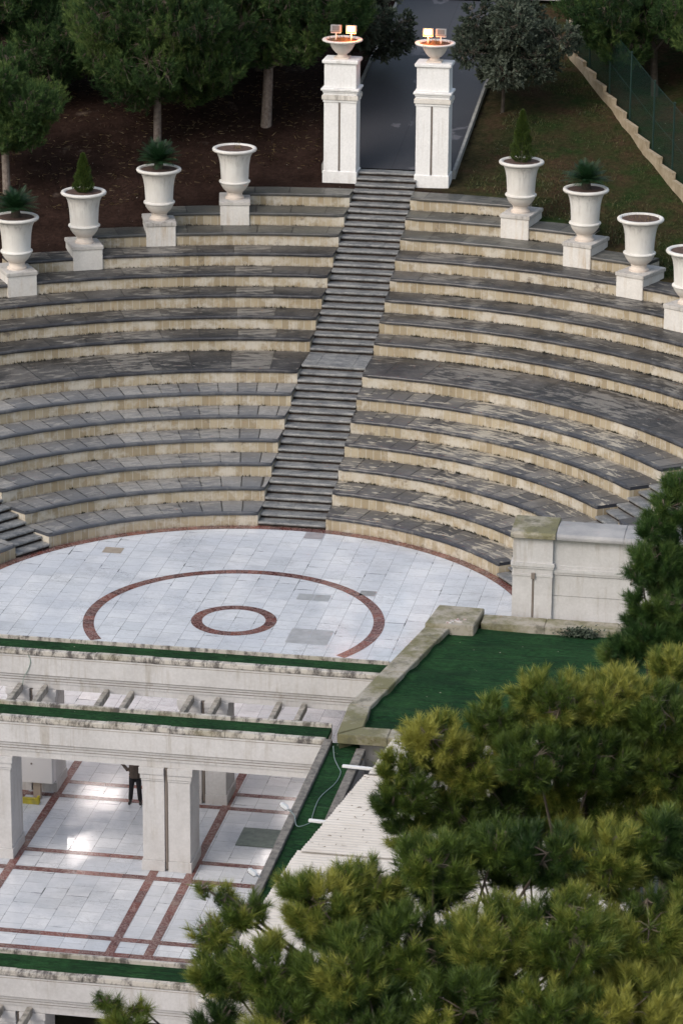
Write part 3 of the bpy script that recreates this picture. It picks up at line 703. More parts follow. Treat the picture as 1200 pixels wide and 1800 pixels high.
def pier(x, yf, zf, label, h=2.84, w_=1.2, d=1.05):
    t = thing('double_pier', label, 'pillar', (x, yf, zf), 0, 'white double piers'); s = .045
    for a, c in ((-w_/2, -s), (s, w_/2)):
        mb = MB(); mb.box(a, c, 0, d, .28, h-.36); mb.build('shaft', PLASTER, t, bevel=.008)
        mb = MB(); mb.box(a-.03 if a < -s else a, c+.03 if c > s else c, -.03, d+.03, 0, .278); mb.build('base', PLASTER, t, bevel=.008)
        mb = MB(); l, rr = (a if a < -s else a), (c if c > s else c); el = .0; ol = .025
        mb.box(l-(ol if a < -s else 0), rr+(ol if c > s else 0), -ol, d+ol, h-.358, h-.30)
        mb.box(l-(.045 if a < -s else 0), rr+(.045 if c > s else 0), -.045, d+.045, h-.298, h-.17)
        mb.box(l-(.075 if a < -s else 0), rr+(.075 if c > s else 0), -.075, d+.075, h-.168, h); mb.build('capital', PLASTER, t, bevel=.006)
    mb = MB(); mb.box(-s, s, .08, d, 0, h-.02); mb.tube([(0,.04,.05),(0,.04,h-.02)], .035, 8); mb.build('downpipe', SLOT, t)
    return t
ph = 2.86; lab = {-9.15: 'at far left', -4.63: 'at the left photo edge', -.12: 'in the middle of the lower terrace'}
p0 = pier(-.19, -7.25, -4, 'front white double pier with dark slot, standing centrally on the red striped floor', 2.775)
for x, L in ((-4.74, 'front white double pier at the left photo edge'), (-9.15, 'front white double pier beyond the left photo edge')):
    c = copy_tree(p0); c.location = (x, -7.25, -4); c['label'] = L
p1 = pier(-.19, -2.99, -4, 'rear white double pier half hidden behind the front central pier', 2.875)
for x, L in ((-4.74, 'rear white double pier behind the white cabinet'), (-9.15, 'rear white double pier beyond the left photo edge')):
    c = copy_tree(p1); c.location = (x, -2.99, -4); c['label'] = L
p2 = pier(-2.45, -13.02, -8, 'pier top below the lowest entablature at the bottom left corner', 2.85)
c = copy_tree(p2); c.location = (-7, -13.02, -8); c['label'] = 'pier below the lowest entablature left of the photo'
# pergola beams
bl = ['', ]
def beam(x, y0, y1, z, label):
    mb = MB(); mb.box(-.07, .07, 0, y1-y0, -.2, 0); o = mb.build('pergola_beam', WOOD, bevel=.012); o.location = (x, y0, z)
    tag(o, label, 'beam', 'pergola beams over the gap'); return o
xs = [(-9.5,'beyond the left photo edge'),(-7.2,''),(-6.55,''),(-5.0,'leftmost at the photo edge'),(-4.33,'second from left'),(-2.7,'third from left'),(-2.04,'fourth from left'),(-.47,'fifth from left'),(.24,'sixth from left'),(1.83,'second from the right'),(2.48,'rightmost, beside the mossy parapet')]
B0 = None
for x, pl in xs:
    if not pl: continue
    lab = 'weathered grey pergola beam between the white entablatures, '+pl
    if B0 is None: B0 = beam(x, -6.6, -3.07, -.955, lab)
    else:
        c = B0.copy(); COL.objects.link(c); c.location = (x, -6.6, -.955); c['label'] = lab
for x, pl in ((-2.85, 'left one of the pair at the bottom left corner'), (-2.15, 'right one of the pair at the bottom left corner')):
    c = B0.copy(); COL.objects.link(c); c.location = (x, -16.6, -5.0); c['label'] = 'weathered grey beam below the lowest entablature, '+pl
# loose boards lying on the beams
for x0, x1, y, rz, nm in ((-5.05,-4.1,-6.25,.02,'loose dark plank across two pergola beams at the left'),(-.62,.28,-6.22,-.03,'loose dark plank across two pergola beams in the middle')):
    mb = MB(); mb.box(0, x1-x0, 0, .16, 0, .04); mb.box(.12, x1-x0-.1, .2, .3, 0, .035); o = mb.build('loose_plank', plain('dark_wet_board', (.05,.045,.04), .6, (.16,.15,.14), 5), bevel=.006); o.location = (x0, y-.1, -.953); o.rotation_euler = (0,0,rz); tag(o, nm, 'plank', 'loose planks')

# ------------------------------------------------------------------ right side: parapet, terrace, side wall, low strip, roof
def obj1(name, mb, mat, label, cat, group=None, **k): o = mb.build(name, mat, **k); return tag(o, label, cat, group)
# body under the turf terrace
mb = MB(); mb.poly([(4.62,-7.5),(14,-7.5),(14,1.2),(5.4,1.2),(5.3,-.3),(4.6,-5.9)], -9, .0)
tag(mb.build('terrace_body', PLASTER), 'white building side under the green turf terrace', 'wall')
def terrain_turf():
    mb = MB(); nx, ny = 60, 50
    def L(y): return 5.82 if y > 0 else (5.82+(4.66-5.82)*min(1, -y/6.05) if y > -6.05 else 4.70)
    g = []
    for j in range(ny+1):
        y = -7.36+(.26+7.36)*j/ny
        row = []
        for i in range(nx+1):
            x = L(y)+(14-L(y))*(i/nx)**1.3
            z = .13+.03*math.sin(y*3+x*.5)*math.sin(x*.7+1)+.02*math.sin(y*7-x*1.3)+random.uniform(-.004,.004)
            if i == 0: z += .06
            row.append((x, y, z))
        g.append(row)
    for j in range(ny):
        for i in range(nx): mb.quad([g[j][i], g[j][i+1], g[j+1][i+1], g[j+1][i]])
    o = mb.build('turf_terrace', TURF, smooth=True); tag(o, kind='structure')
terrain_turf()
t = thing('parapet', 'low mossy stone parapet running beside the marble stage and turf terrace', 'parapet', (4.6,-4,0))
def ppoly(name, pts, z0, z1, bev=.015):
    mb = MB(); mb.poly([(x-4.6, y+4) for x, y in pts], z0, z1); mb.build(name, COPE, t, bevel=bev)
Lx = lambda y: 5.19+(4.13-5.19)*min(1, -y/6.0) ; Rx = lambda y: 5.83+(4.67-5.83)*min(1, -y/6.05)
yy = [-.3,-1.35,-2.5,-3.6,-4.8,-6.0]
for a, c in zip(yy[:-1], yy[1:]):
    ppoly('coping_stone', [(Lx(a), a-.004), (Lx(c), c+.004), (Rx(c), c+.004), (Rx(a), a-.004)], .06, .30)
ppoly('coping_stone', [(4.13,-6.008),(4.17,-7.9),(4.72,-7.36),(4.67,-6.008)], .06, .30)
ppoly('coping_stone', [(4.18,-7.95),(5.4,-7.95),(5.4,-7.37),(4.73,-7.37)], .06, .297)
for a in (5.408, 7.2, 9.1, 11.2): ppoly('coping_stone', [(a,-7.95),(a+1.8,-7.95),(a+1.8,-7.37),(a,-7.37)], .06, .30)
ppoly('head_slab', [(5.14,-.28),(6.42,-.28),(6.52,1.12),(5.3,1.18)], .10, .40, .02)
ppoly('wall_under', [(5.25,-.32),(4.2,-6.0),(4.22,-7.86),(4.66,-7.4),(4.62,-6.0),(5.78,-.32)], -4, .059, 0)
mb = MB()
for a, c in ((6.54,8.2),(8.206,10.1),(10.106,12)): mb.box(a, c, .27, .95, .0, .30)
obj1('terrace_kerb', mb, COPE, 'mossy stone kerb between the turf terrace and the white side wall', 'kerb', bevel=.015)
# debris on the head slab
mb = MB()
for i in range(9):
    x, y = 5.85+random.gauss(0,.14), .05+random.gauss(0,.1); mb.box(x, x+random.uniform(.04,.16), y, y+random.uniform(.03,.1), .402, .402+random.uniform(.01,.04), T=None)
obj1('rubble', mb, plain('rubble_mixed', (.35,.2,.18), .6, (.6,.62,.62), 9), 'small heap of broken tile bits on the mossy parapet head', 'rubble')
# white side wall with pier
t = thing('side_wall', 'white panelled wall with mossy capped pier at the right of the stage', 'wall', (7.22, 1.25, 0))
mb = MB(); g = .03
for z0, z1, e in ((0,1.34,0),(1.342,1.40,.02),(1.402,1.56,.004),(1.562,1.62,.03),(1.622,1.72,.05),(1.722,2.42,.0)):
    if e == 0 and z0 == 0:
        mb.box(0,.52,0,1.15,z0,z1); mb.box(.58,1.05,0,1.15,z0,z1); mb.box(.52,.58,.07,1.15,z0,z1)
    else: mb.box(-e,1.05+e,-e,1.15,z0,z1)
mb.build('pier', PLASTER, t)
mb = MB(); mb.tube([(.55,.03,.05),(.55,.03,1.4)], .028, 8); mb.box(.50,.60,-.06,-.001,1.28,1.44); mb.build('downpipe', SLOT, t)
mb = MB()
for z0, z1, y in ((0,.10,.06),(.10,.80,.10),(.815,1.38,.10),(1.40,1.47,.07),(1.47,1.56,.04),(1.56,1.64,.08),(1.64,2.40,.12)): mb.box(1.052,7,y,1.1,z0+.001,z1)
mb.box(1.055,7,.13,1.08,.79,.83); mb.build('panel_wall', PLASTER, t)
mb = MB(); mb.prism([(-.14,2.42),(-.14,2.52),(-.08,2.58),(1.18,2.62),(1.24,2.55),(1.24,2.42)], -.06, 1.12); mb.build('pier_cap', COPE, t, bevel=.012)
CAPG = plain('coping_grey_stone', (.27,.27,.28), .55, (.40,.39,.39), 1.5, .3)
mb = MB()
for a, c in ((1.124,2.9),(2.906,4.6),(4.606,7)): mb.prism([(-.08,2.402),(-.08,2.48),(-.02,2.55),(.5,2.60),(1.1,2.55),(1.16,2.402)], a, c)
mb.build('wall_coping', CAPG, t, bevel=.012)
# weed at wall foot
g = np.random.default_rng(5); n = 900; b = np.stack([9.15+g.normal(size=n)*.22, .18+g.normal(size=n)*.07, .16+abs(g.normal(size=n))*.08], 1)
o = tri_mesh('weed_clump', leaf_tris(b, unit(g.normal(size=(n,3))+np.array([0,0,.8])), .06+.05*g.random(n), .05, g), OAK, None, g.random(n)); tag(o, 'low grey green weed at the turf edge below the white wall', 'plant')

# low green strip beside the lower floor, with kerbs
t = thing('strip_wall', 'wall top with a narrow turf strip and two rough kerbs beside the lower floor', 'wall', (4.2,-11,0))
mb = MB(); mb.box(-.36,.66,-9,3.05,-9,-.2); mb.build('wall_body', PLASTER, t)
mb = MB(); mb.box(-.40,-.20,-9,3.48,-.198,-.02); mb.build('kerb', KERB, t, bevel=.012)
mb = MB(); mb.box(.46,.68,-9,3.04,-.198,-.02); mb.build('kerb', KERB, t, bevel=.012)
mb = MB(); mb.box(-.20,.46,-9,3.48,-.19,-.11); mb.build('turf_strip', TURF, t)
def cable(pts, rad, col_, label):
    pts = [Vector(p) for p in pts]; out = []
    for i in range(len(pts)-1):
        p0, p1, p2, p3 = pts[max(i-1,0)], pts[i], pts[i+1], pts[min(i+2,len(pts)-1)]
        for j in range(8):
            s = j/8; out.append(.5*((2*p1)+(-p0+p2)*s+(2*p0-5*p1+4*p2-p3)*s*s+(-p0+3*p1-3*p2+p3)*s**3))
    out.append(pts[-1]); mb = MB(); mb.tube(out, rad, 5); o = mb.build('cable', plain('cable_sheath', col_, .5), smooth=True); tag(o, label, 'cable')
cable([(4.1,-7.99,.0),(4.22,-8.5,-.09),(4.4,-9.0,-.09),(4.52,-9.35,-.09),(4.5,-10.0,-.09),(4.3,-10.9,-.09),(4.32,-11.9,-.09),(4.35,-12.3,-.09),(4.1,-12.6,-.08),(3.95,-12.2,0),(3.76,-11.9,.0)], .010, (.20,.26,.27), 'thin pale cable looping over the narrow turf strip')
cable([(-5.9,-2.3,.0),(-5.6,-2.6,-.08),(-5.1,-2.85,-.08),(-4.9,-3.1,.0),(-4.72,-3.12,-.25),(-4.75,-3.13,-.5),(-4.9,-3.13,-.8),(-4.95,-3.13,-1.15)], .010, (.25,.33,.29), 'thin greenish cable hanging over the upper entablature at left')
def spot(loc, rz, label):
    t = thing('wall_lamp', label, 'lamp', loc, rz, 'white lamps on the kerb')
    T = Matrix.Rotation(R(35), 4, 'Y')
    mb = MB(); mb.box(-.32,-.10,-.08,.08,-.04,.05, T=T); hs_ = mb.build('housing', METAL_W, t, bevel=.03)
    mb = MB(); mb.box(-.30,-.12,-.065,.065,-.046,-.041, T=T); mb.build('glass', plain('lamp_glass_dark', (.12,.12,.13), .1), hs_)
    mb = MB(); mb.tube([(.0,0,.0),(-.06,0,.05),(-.16,0,.02)], .02, 6); mb.build('bracket', STEEL, t)
spot((3.84,-11.95,-.02), 0, 'white lamp fixed to the kerb above the grey mat')
spot((3.84,-15.6,-.02), 0, 'white lamp on the kerb beside the pine at lower left')
# corrugated roof sheets, annex wall
def m_roof():
    a = NT('corrugated_sheet_cream'); p = a.pos(); n1 = a.noise(p, .7, 5, .7); c = a.mix(a.ramp(n1, [(.35, 0), (.7, 1)]), (.50,.465,.43), (.60,.565,.53))
    st = a.noise(a.mapv(p, (1,4,1)), 1.1, 5, .7); c = a.mix(a.ramp(st, [(.58, 0), (.7, .5)]), c, (.42,.37,.32)); a.col(c); a.rough(.6); return a.m
ROOF = m_roof()
t = thing('annex_roof', 'cream corrugated roof sheets between the turf strip and the big pines', 'roof', (6,-13,0))
def sheet(x0a, x0b, x1, ya, yb, z):
    mb = MB(); n = int((ya-yb)/.0175); pr = []
    for i in range(n+1):
        y = ya+(yb-ya)*i/n; pr.append((y, z+.016*math.sin(2*PI*y/.14)))
    for i in range(n):
        s0, s1 = i/n, (i+1)/n; xa, xb = x0a+(x0b-x0a)*s0+.006*math.sin(i*.15), x0a+(x0b-x0a)*s1+.006*math.sin((i+1)*.15)
        A_, B_ = pr[i], pr[i+1]
        mb.quad([(xa-6,A_[0]+13,A_[1]),(xb-6,B_[0]+13,B_[1]),(x1-6,B_[0]+13,B_[1]),(x1-6,A_[0]+13,A_[1])])
        mb.quad([(xa-6,A_[0]+13,A_[1]-.02),(x1-6,A_[0]+13,A_[1]-.02),(x1-6,B_[0]+13,B_[1]-.02),(xb-6,B_[0]+13,B_[1]-.02)])
    mb.build('roof_sheet', ROOF, t, smooth=True)
sheet(5.53, 5.32, 12, -7.99, -10.2, .30); sheet(5.22, 4.55, 12, -10.1, -14.6, .25); sheet(4.46, 3.85, 12, -14.5, -22, .20)
mb = MB(); mb.box(-.35,6,-8.5,4.95,-8.7,.08); mb.build('annex_wall', plain('annex_wall_grey', (.16,.17,.19), .8, (.28,.28,.29), 2), t)
for x, y, L, lb in ((4.55,-9.35,.85,'upper white batten sticking out from under the roof sheets'),(4.35,-12.6,.45,'lower short white batten sticking out from under the roof sheets')):
    mb = MB(); mb.box(0, L, 0, .09, 0, .06); o = mb.build('white_batten', METAL_W, bevel=.008); o.location = (x, y, .04); o.rotation_euler = (0,0,R(-4)); tag(o, lb, 'batten', 'white roof battens')

g = np.random.default_rng(31); n = 1500; b = np.stack([g.uniform(4.7, 11, n), -8.2-g.random(n)*13, np.full(n, .325)], 1)
b[:,2] -= np.where(b[:,1] < -14.4, .10, np.where(b[:,1] < -10.1, .05, 0)); k_ = g.random(n) < .35+.65*(np.sin(b[:,0]*2+b[:,1]) > .2); b = b[k_]
o = tri_mesh('fallen_needles', leaf_tris(b, unit(g.normal(size=b.shape)*np.array([1,1,.05])), .05+.09*g.random(len(b)), .02, g), DRY, None, g.random(len(b))*.6); o['kind'] = 'stuff'
# ------------------------------------------------------------------ cabinet, yellow beam, person
t = thing('electric_cabinet', 'white flat cabinet on a short post in front of the rear pier', 'cabinet', (-4.5,-3.5,-4))
mb = MB(); mb.box(-.48,.47,-.14,.16,.50,1.45); mb.build('case', plain('cabinet_white', (.62,.60,.60), .5, (.7,.68,.68), 2), t, bevel=.02)
mb = MB(); mb.box(-.46,.45,-.158,-.142,.52,1.43); door = mb.build('door', plain('cabinet_door', (.68,.66,.66), .45), t, bevel=.005)
mb = MB(); mb.lathe([(0,0),(.025,0),(.025,.02),(0,.02)], 10); o = mb.build('lock', SLOT, door); o.location = (-.1,-.16,1.05); o.rotation_euler = (R(90),0,0)
mb = MB(); mb.box(-.1,.09,-.05,.1,0,.5); mb.build('post', plain('cabinet_post', (.4,.33,.28), .8), t)
mb = MB(); mb.box(-.5,.25,-.1,.06,0,.13); mb.box(-.5,.25,-.1,-.02,.133,.15); mb.box(.19,.25,-.1,.06,.133,.2)
o = mb.build('yellow_rail', plain('yellow_paint_worn', (.50,.42,.03), .6, (.30,.27,.06), 6), bevel=.006); o.location = (-4.62,-3.78,-4); tag(o, 'worn yellow metal rail on the floor under the white cabinet', 'rail')

def skin_obj(name, verts, edges, mat, parent, sub=2, root=0):
    me = bpy.data.meshes.new(name); me.from_pydata([v[:3] for v in verts], edges, []); me.materials.append(mat)
    o = bpy.data.objects.new(name, me); COL.objects.link(o); o.parent = parent
    md = o.modifiers.new('skin', 'SKIN'); md.use_smooth_shade = True
    if not me.skin_vertices: me.skin_vertices.new(name='') if hasattr(me.skin_vertices, 'new') else None
    for i, v in enumerate(verts):
        sv = me.skin_vertices[0].data[i]; sv.radius = (v[3], v[4] if len(v) > 4 else v[3]); sv.use_root = (i == root)
    s = o.modifiers.new('sub', 'SUBSURF'); s.levels = sub; s.render_levels = sub
    return o
def capsule_body(name, chains, mat, parent):
    """limbs and trunk from elliptical tapered tubes fused by remesh: one continuous surface"""
    mb = MB()
    for pts, rad in chains: mb.tube(pts, rad, 10)
    o = mb.build(name, mat, parent); m = o.modifiers.new('fuse', 'REMESH'); m.mode = 'VOXEL'; m.voxel_size = .018; m.use_smooth_shade = True
    return o
pt_ = thing('person', 'person in dark trousers and brown jacket standing on the lower marble floor, hand on hip', 'person', (-1.93,-3.3,-4), R(8))
SK = plain('skin', (.45,.28,.2), .5); JK = plain('jacket_brown_grey', (.055,.042,.036), .85, (.085,.065,.055), 8); TR = plain('trousers_black', (.008,.008,.011), .8); SH = plain('shoe_black', (.01,.01,.01), .4); HR = plain('hair_dark', (.02,.015,.012), .7)
capsule_body('body', [ ([(0,.0,.80),(0,0,.95),(0,.01,1.15),(0,.01,1.28),(0,0,1.36),(0,-.01,1.43)], [.10,.10,.13,.13,.055,.05]),
  ([(0,-.01,1.40),(0,-.015,1.46),(0,-.01,1.54),(0,-.01,1.61),(0,0,1.645)], [.05,.078,.092,.08,.035]),
  ([(0,-.09,1.53),(0,-.115,1.51),(0,-.09,1.49)], [.012,.018,.012]), ([(-.09,0,1.53),(-.1,0,1.50)], [.018,.012]), ([(.09,0,1.53),(.1,0,1.50)], [.018,.012]),
  ([(-.09,0,.82),(-.10,.0,.45),(-.12,.02,.08)], [.08,.05,.035]), ([(.09,0,.82),(.10,0,.45),(.11,.0,.08)], [.08,.05,.035]),
  ([(-.16,0,1.28),(-.32,.06,1.07),(-.17,-.04,.92)], [.05,.04,.028]), ([(.16,0,1.28),(.22,.02,1.02),(.22,-.06,.80)], [.05,.04,.028]),
  ([(.22,-.06,.80),(.22,-.07,.72)], [.03,.03])] + [([(.205+.012*i,-.07-.004*i,.73),(.205+.012*i,-.085,.69),(.205+.012*i,-.08,.655+.006*abs(i-1))], [.009,.008,.006]) for i in range(4)] + [([(.2,-.085,.76),(.185,-.1,.72)], [.01,.008])], SK, pt_)
capsule_body('trousers', [([(0,0,.92),(0,0,.80)], [.135,.13]), ([(-.07,0,.84),(-.10,-.01,.47),(-.135,.03,.09)], [.095,.066,.058]), ([(.07,0,.84),(.095,-.02,.47),(.12,.0,.09)], [.095,.066,.058])], TR, pt_)
capsule_body('jacket', [([(0,0,.74),(0,0,.9),(0,.01,1.1),(0,.01,1.26),(0,0,1.35)], [.165,.155,.16,.165,.075]), ([(-.13,0,1.28),(-.33,.06,1.07),(-.18,-.05,.94)], [.07,.06,.048]), ([(.13,0,1.28),(.225,.02,1.02),(.225,-.05,.82)], [.07,.06,.048])], JK, pt_)
for s_, px, py in ((-1,-.135,.03),(1,.12,0)):
    capsule_body('shoe', [([(px,py+.05,.04),(px+s_*.015,py-.08,.035),(px+s_*.02,py-.16,.028)], [.042,.045,.03])], SH, pt_)
capsule_body('hair', [([(0,.02,1.56),(0,.02,1.62),(0,.005,1.655)], [.09,.085,.04])], HR, pt_)

# ------------------------------------------------------------------ hillside wall and wire fence at the right
FL = [(11.6,19.6),(9.9,23.5),(8.3,27.1),(7.3,29.55),(6.38,31.8),(5.45,34.05),(4.65,35.9),(4.45,38.5),(4.4,42)]
def wall_seg():
    t = thing('low_wall', 'low stepped cream block wall climbing the slope under the green fence', 'wall', (8,28,7))
    for (xa, ya), (xb, yb) in zip(FL[:-1], FL[1:]):
        n = max(1, round(math.hypot(xb-xa, yb-ya)/1.25))
        for i in range(n):
            x0, y0 = xa+(xb-xa)*i/n, ya+(yb-ya)*i/n; x1, y1 = xa+(xb-xa)*(i+1)/n, ya+(yb-ya)*(i+1)/n
            L = math.hypot(x1-x0, y1-y0); ang = math.atan2(y1-y0, x1-x0); zt = hill_h(x1, y1)+.30; zb = hill_h(x0, y0)-.4
            T = Matrix.Translation((x0-8, y0-28, -7)) @ Matrix.Rotation(ang, 4, 'Z')
            mb = MB(); mb.box(0, L-.01, -.055, .055, zb, zt-.06, T=T); mb.box(0, L-.01, -.07, .07, zt-.058, zt, T=T); mb.build('wall_block', WALLC, t)
WALLC = plain('cream_block_stone', (.28,.225,.15), .85, (.42,.35,.26), 3, .3)
wall_seg()
t = thing('wire_fence', 'tall dark green wire mesh fence along the low cream wall', 'fence', (8,28,7))
a = NT('chainlink_green'); uv = a.uv(); sep = a.n('SeparateXYZ'); a.set(sep.inputs[0], uv)
d1 = a.math('ABSOLUTE', a.math('SUBTRACT', a.math('FRACT', a.math('MULTIPLY', a.math('ADD', sep.outputs[0], sep.outputs[1]), 14)), .5))
d2 = a.math('ABSOLUTE', a.math('SUBTRACT', a.math('FRACT', a.math('MULTIPLY', a.math('SUBTRACT', sep.outputs[0], sep.outputs[1]), 14)), .5))
al = a.math('GREATER_THAN', a.math('MAXIMUM', d1, d2), .41); a.set(a.b.inputs['Alpha'], al); a.col((.006,.032,.026,1)); a.rough(.6); LINK = a.m
fence_pts = []
for (xa, ya), (xb, yb) in zip(FL[:-1], FL[1:]):
    n = max(1, round(math.hypot(xb-xa, yb-ya)/2.2))
    for i in range(n): fence_pts.append((xa+(xb-xa)*i/n+.16, ya+(yb-ya)*i/n))
for i, (x, y) in enumerate(fence_pts):
    z = hill_h(x, y)-7; mb = MB(); mb.tube([(x-8,y-28,z-.3),(x-8,y-28,z+2.55)], .032, 8); mb.box(x-8.04,x-7.96,y-28.04,y-27.96,z+2.55,z+2.6); mb.build('post', METAL_G, t)
    if i+1 < len(fence_pts):
        x2, y2 = fence_pts[i+1]; z2 = hill_h(x2, y2)-7; L = math.hypot(x2-x, y2-y); u_0 = i*2.2
        mb = MB(); mb.quad([(x-8,y-28,z+.2),(x2-8,y2-28,z2+.2),(x2-8,y2-28,z2+2.5),(x-8,y-28,z+2.5)], [(u_0,0),(u_0+L,0),(u_0+L,2.3),(u_0,2.3)]); mb.build('mesh_panel', LINK, t)
        mb = MB()
        for hh in (.25,1.3,2.5): mb.tube([(x-8,y-28,z+hh),(x2-8,y2-28,z2+hh)], .008, 4)
        mb.build('tension_wire', METAL_G, t)

# ------------------------------------------------------------------ trees
def needles(tips, dirs, g, per, L, width, spread, slen):
    """bottle-brush shoots; returns triangles and shoot index"""
    n = len(tips); idx = np.repeat(np.arange(n), per); s = g.random(n*per)
    base = tips[idx]-dirs[idx]*(slen*(1-s))[:,None]
    rnd = g.normal(size=(n*per,3)); perp = rnd-dirs[idx]*np.sum(rnd*dirs[idx],1)[:,None]; perp = unit(perp)
    sp = spread*(1.15-.55*s); d = unit(dirs[idx]+perp*sp[:,None]+np.array([0,0,.12])); ln = L*(.75+.4*g.random(n*per))
    return leaf_tris(base, d, ln, width, g), idx, s
def lobes_tree(name, label, cat, base, lobes, mat, bark, seed, dens=26, per=60, L=.13, width=.007, slen=.2, trunk_r=.16, tint0=.5, group=None, up=.7, top_bend=None):
    """lobes: (x,y,z,r[,squash]) world coordinates"""
    g = np.random.default_rng(seed); t = thing(name, label, cat, base, 0, group); B_ = np.array(base)
    tips, dirs, tint, tw = [], [], [], MB()
    cen = np.array([l[:3] for l in lobes]); mid = cen.mean(0); trunk_top = mid+np.array([0,0,.1])
    tp = [Vector((0,0,-.3)), Vector((trunk_top-B_)*np.array([.15,.15,.45])), Vector((trunk_top-B_)*np.array([.7,.7,.8])), Vector(trunk_top-B_)]
    wd = MB(); wd.tube(tp, [trunk_r, trunk_r*.85, trunk_r*.6, trunk_r*.35], 10)
    for l in lobes:
        c = np.array(l[:3]); r = l[3]; sq = l[4] if len(l) > 4 else .75
        # limb from trunk to lobe
        st = np.array(tp[2 if c[2] > mid[2]-.3 else 1]); e = c-B_; m_ = (st+e)/2+g.normal(size=3)*.12*r
        if c[2]-B_[2] < st[2]: st = np.array(tp[1])
        wd.tube([Vector(st), Vector(m_), Vector(e)], [trunk_r*.35, trunk_r*.22, trunk_r*.10], 6)
        nn = max(5, int(11*r*r)+4); u = unit(g.normal(size=(nn,3))); u[:,2] = u[:,2]*.8+.15; nodes = c+u*r*.62*np.array([1,1,sq])
        for q in nodes: tw.tube([Vector(c-B_), Vector((c+q)/2-B_+g.normal(size=3)*.05), Vector(q-B_)], [trunk_r*.1, trunk_r*.07, .012], 4)
        ns = int(dens*4*PI*r*r); v = unit(g.normal(size=(ns,3))); rad = r*(.62+.42*g.random(ns)**.6)
        # clumpy surface: pull shoots towards branch nodes
        bump_ = .88+.20*np.sin(v[:,0]*5+seed)*np.sin(v[:,1]*6+1)*np.sin(v[:,2]*5+2)
        pnt = c+v*(rad*bump_)[:,None]*np.array([1,1,sq])
        dd = ((pnt[:,None,:]-nodes[None])**2).sum(2); nn_i = dd.argmin(1); near = nodes[nn_i]
        pnt = pnt*.74+near*.26+(pnt-c)*.12
        d = unit((pnt-near)*.9/r+v*.5+np.array([0,0,up])+g.normal(size=(ns,3))*.22)
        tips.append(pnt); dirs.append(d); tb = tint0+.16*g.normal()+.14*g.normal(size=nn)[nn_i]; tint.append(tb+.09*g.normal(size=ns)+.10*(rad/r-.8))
        for i in range(0, ns, 2):
            a_, b_ = near[i]-B_, pnt[i]-d[i]*slen*.9-B_
            tw.v += []  # twig
            tw.tube([Vector(a_), Vector((a_+b_)/2+np.array([0,0,-.02])), Vector(b_)], [.012,.009,.006], 3)
    tips, dirs, tint = map(np.concatenate, (tips, dirs, tint))
    V, idx, s = needles(tips, dirs, g, per, L, width, 1.05, slen)
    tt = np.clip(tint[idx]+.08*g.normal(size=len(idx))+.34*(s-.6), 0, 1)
    tri_mesh('crown', V-B_[None,None,:], mat, t, tt)
    wd.build('trunk', bark, t, smooth=True, weld=False); tw.build('branches', TWIG, t, weld=False)
    return t
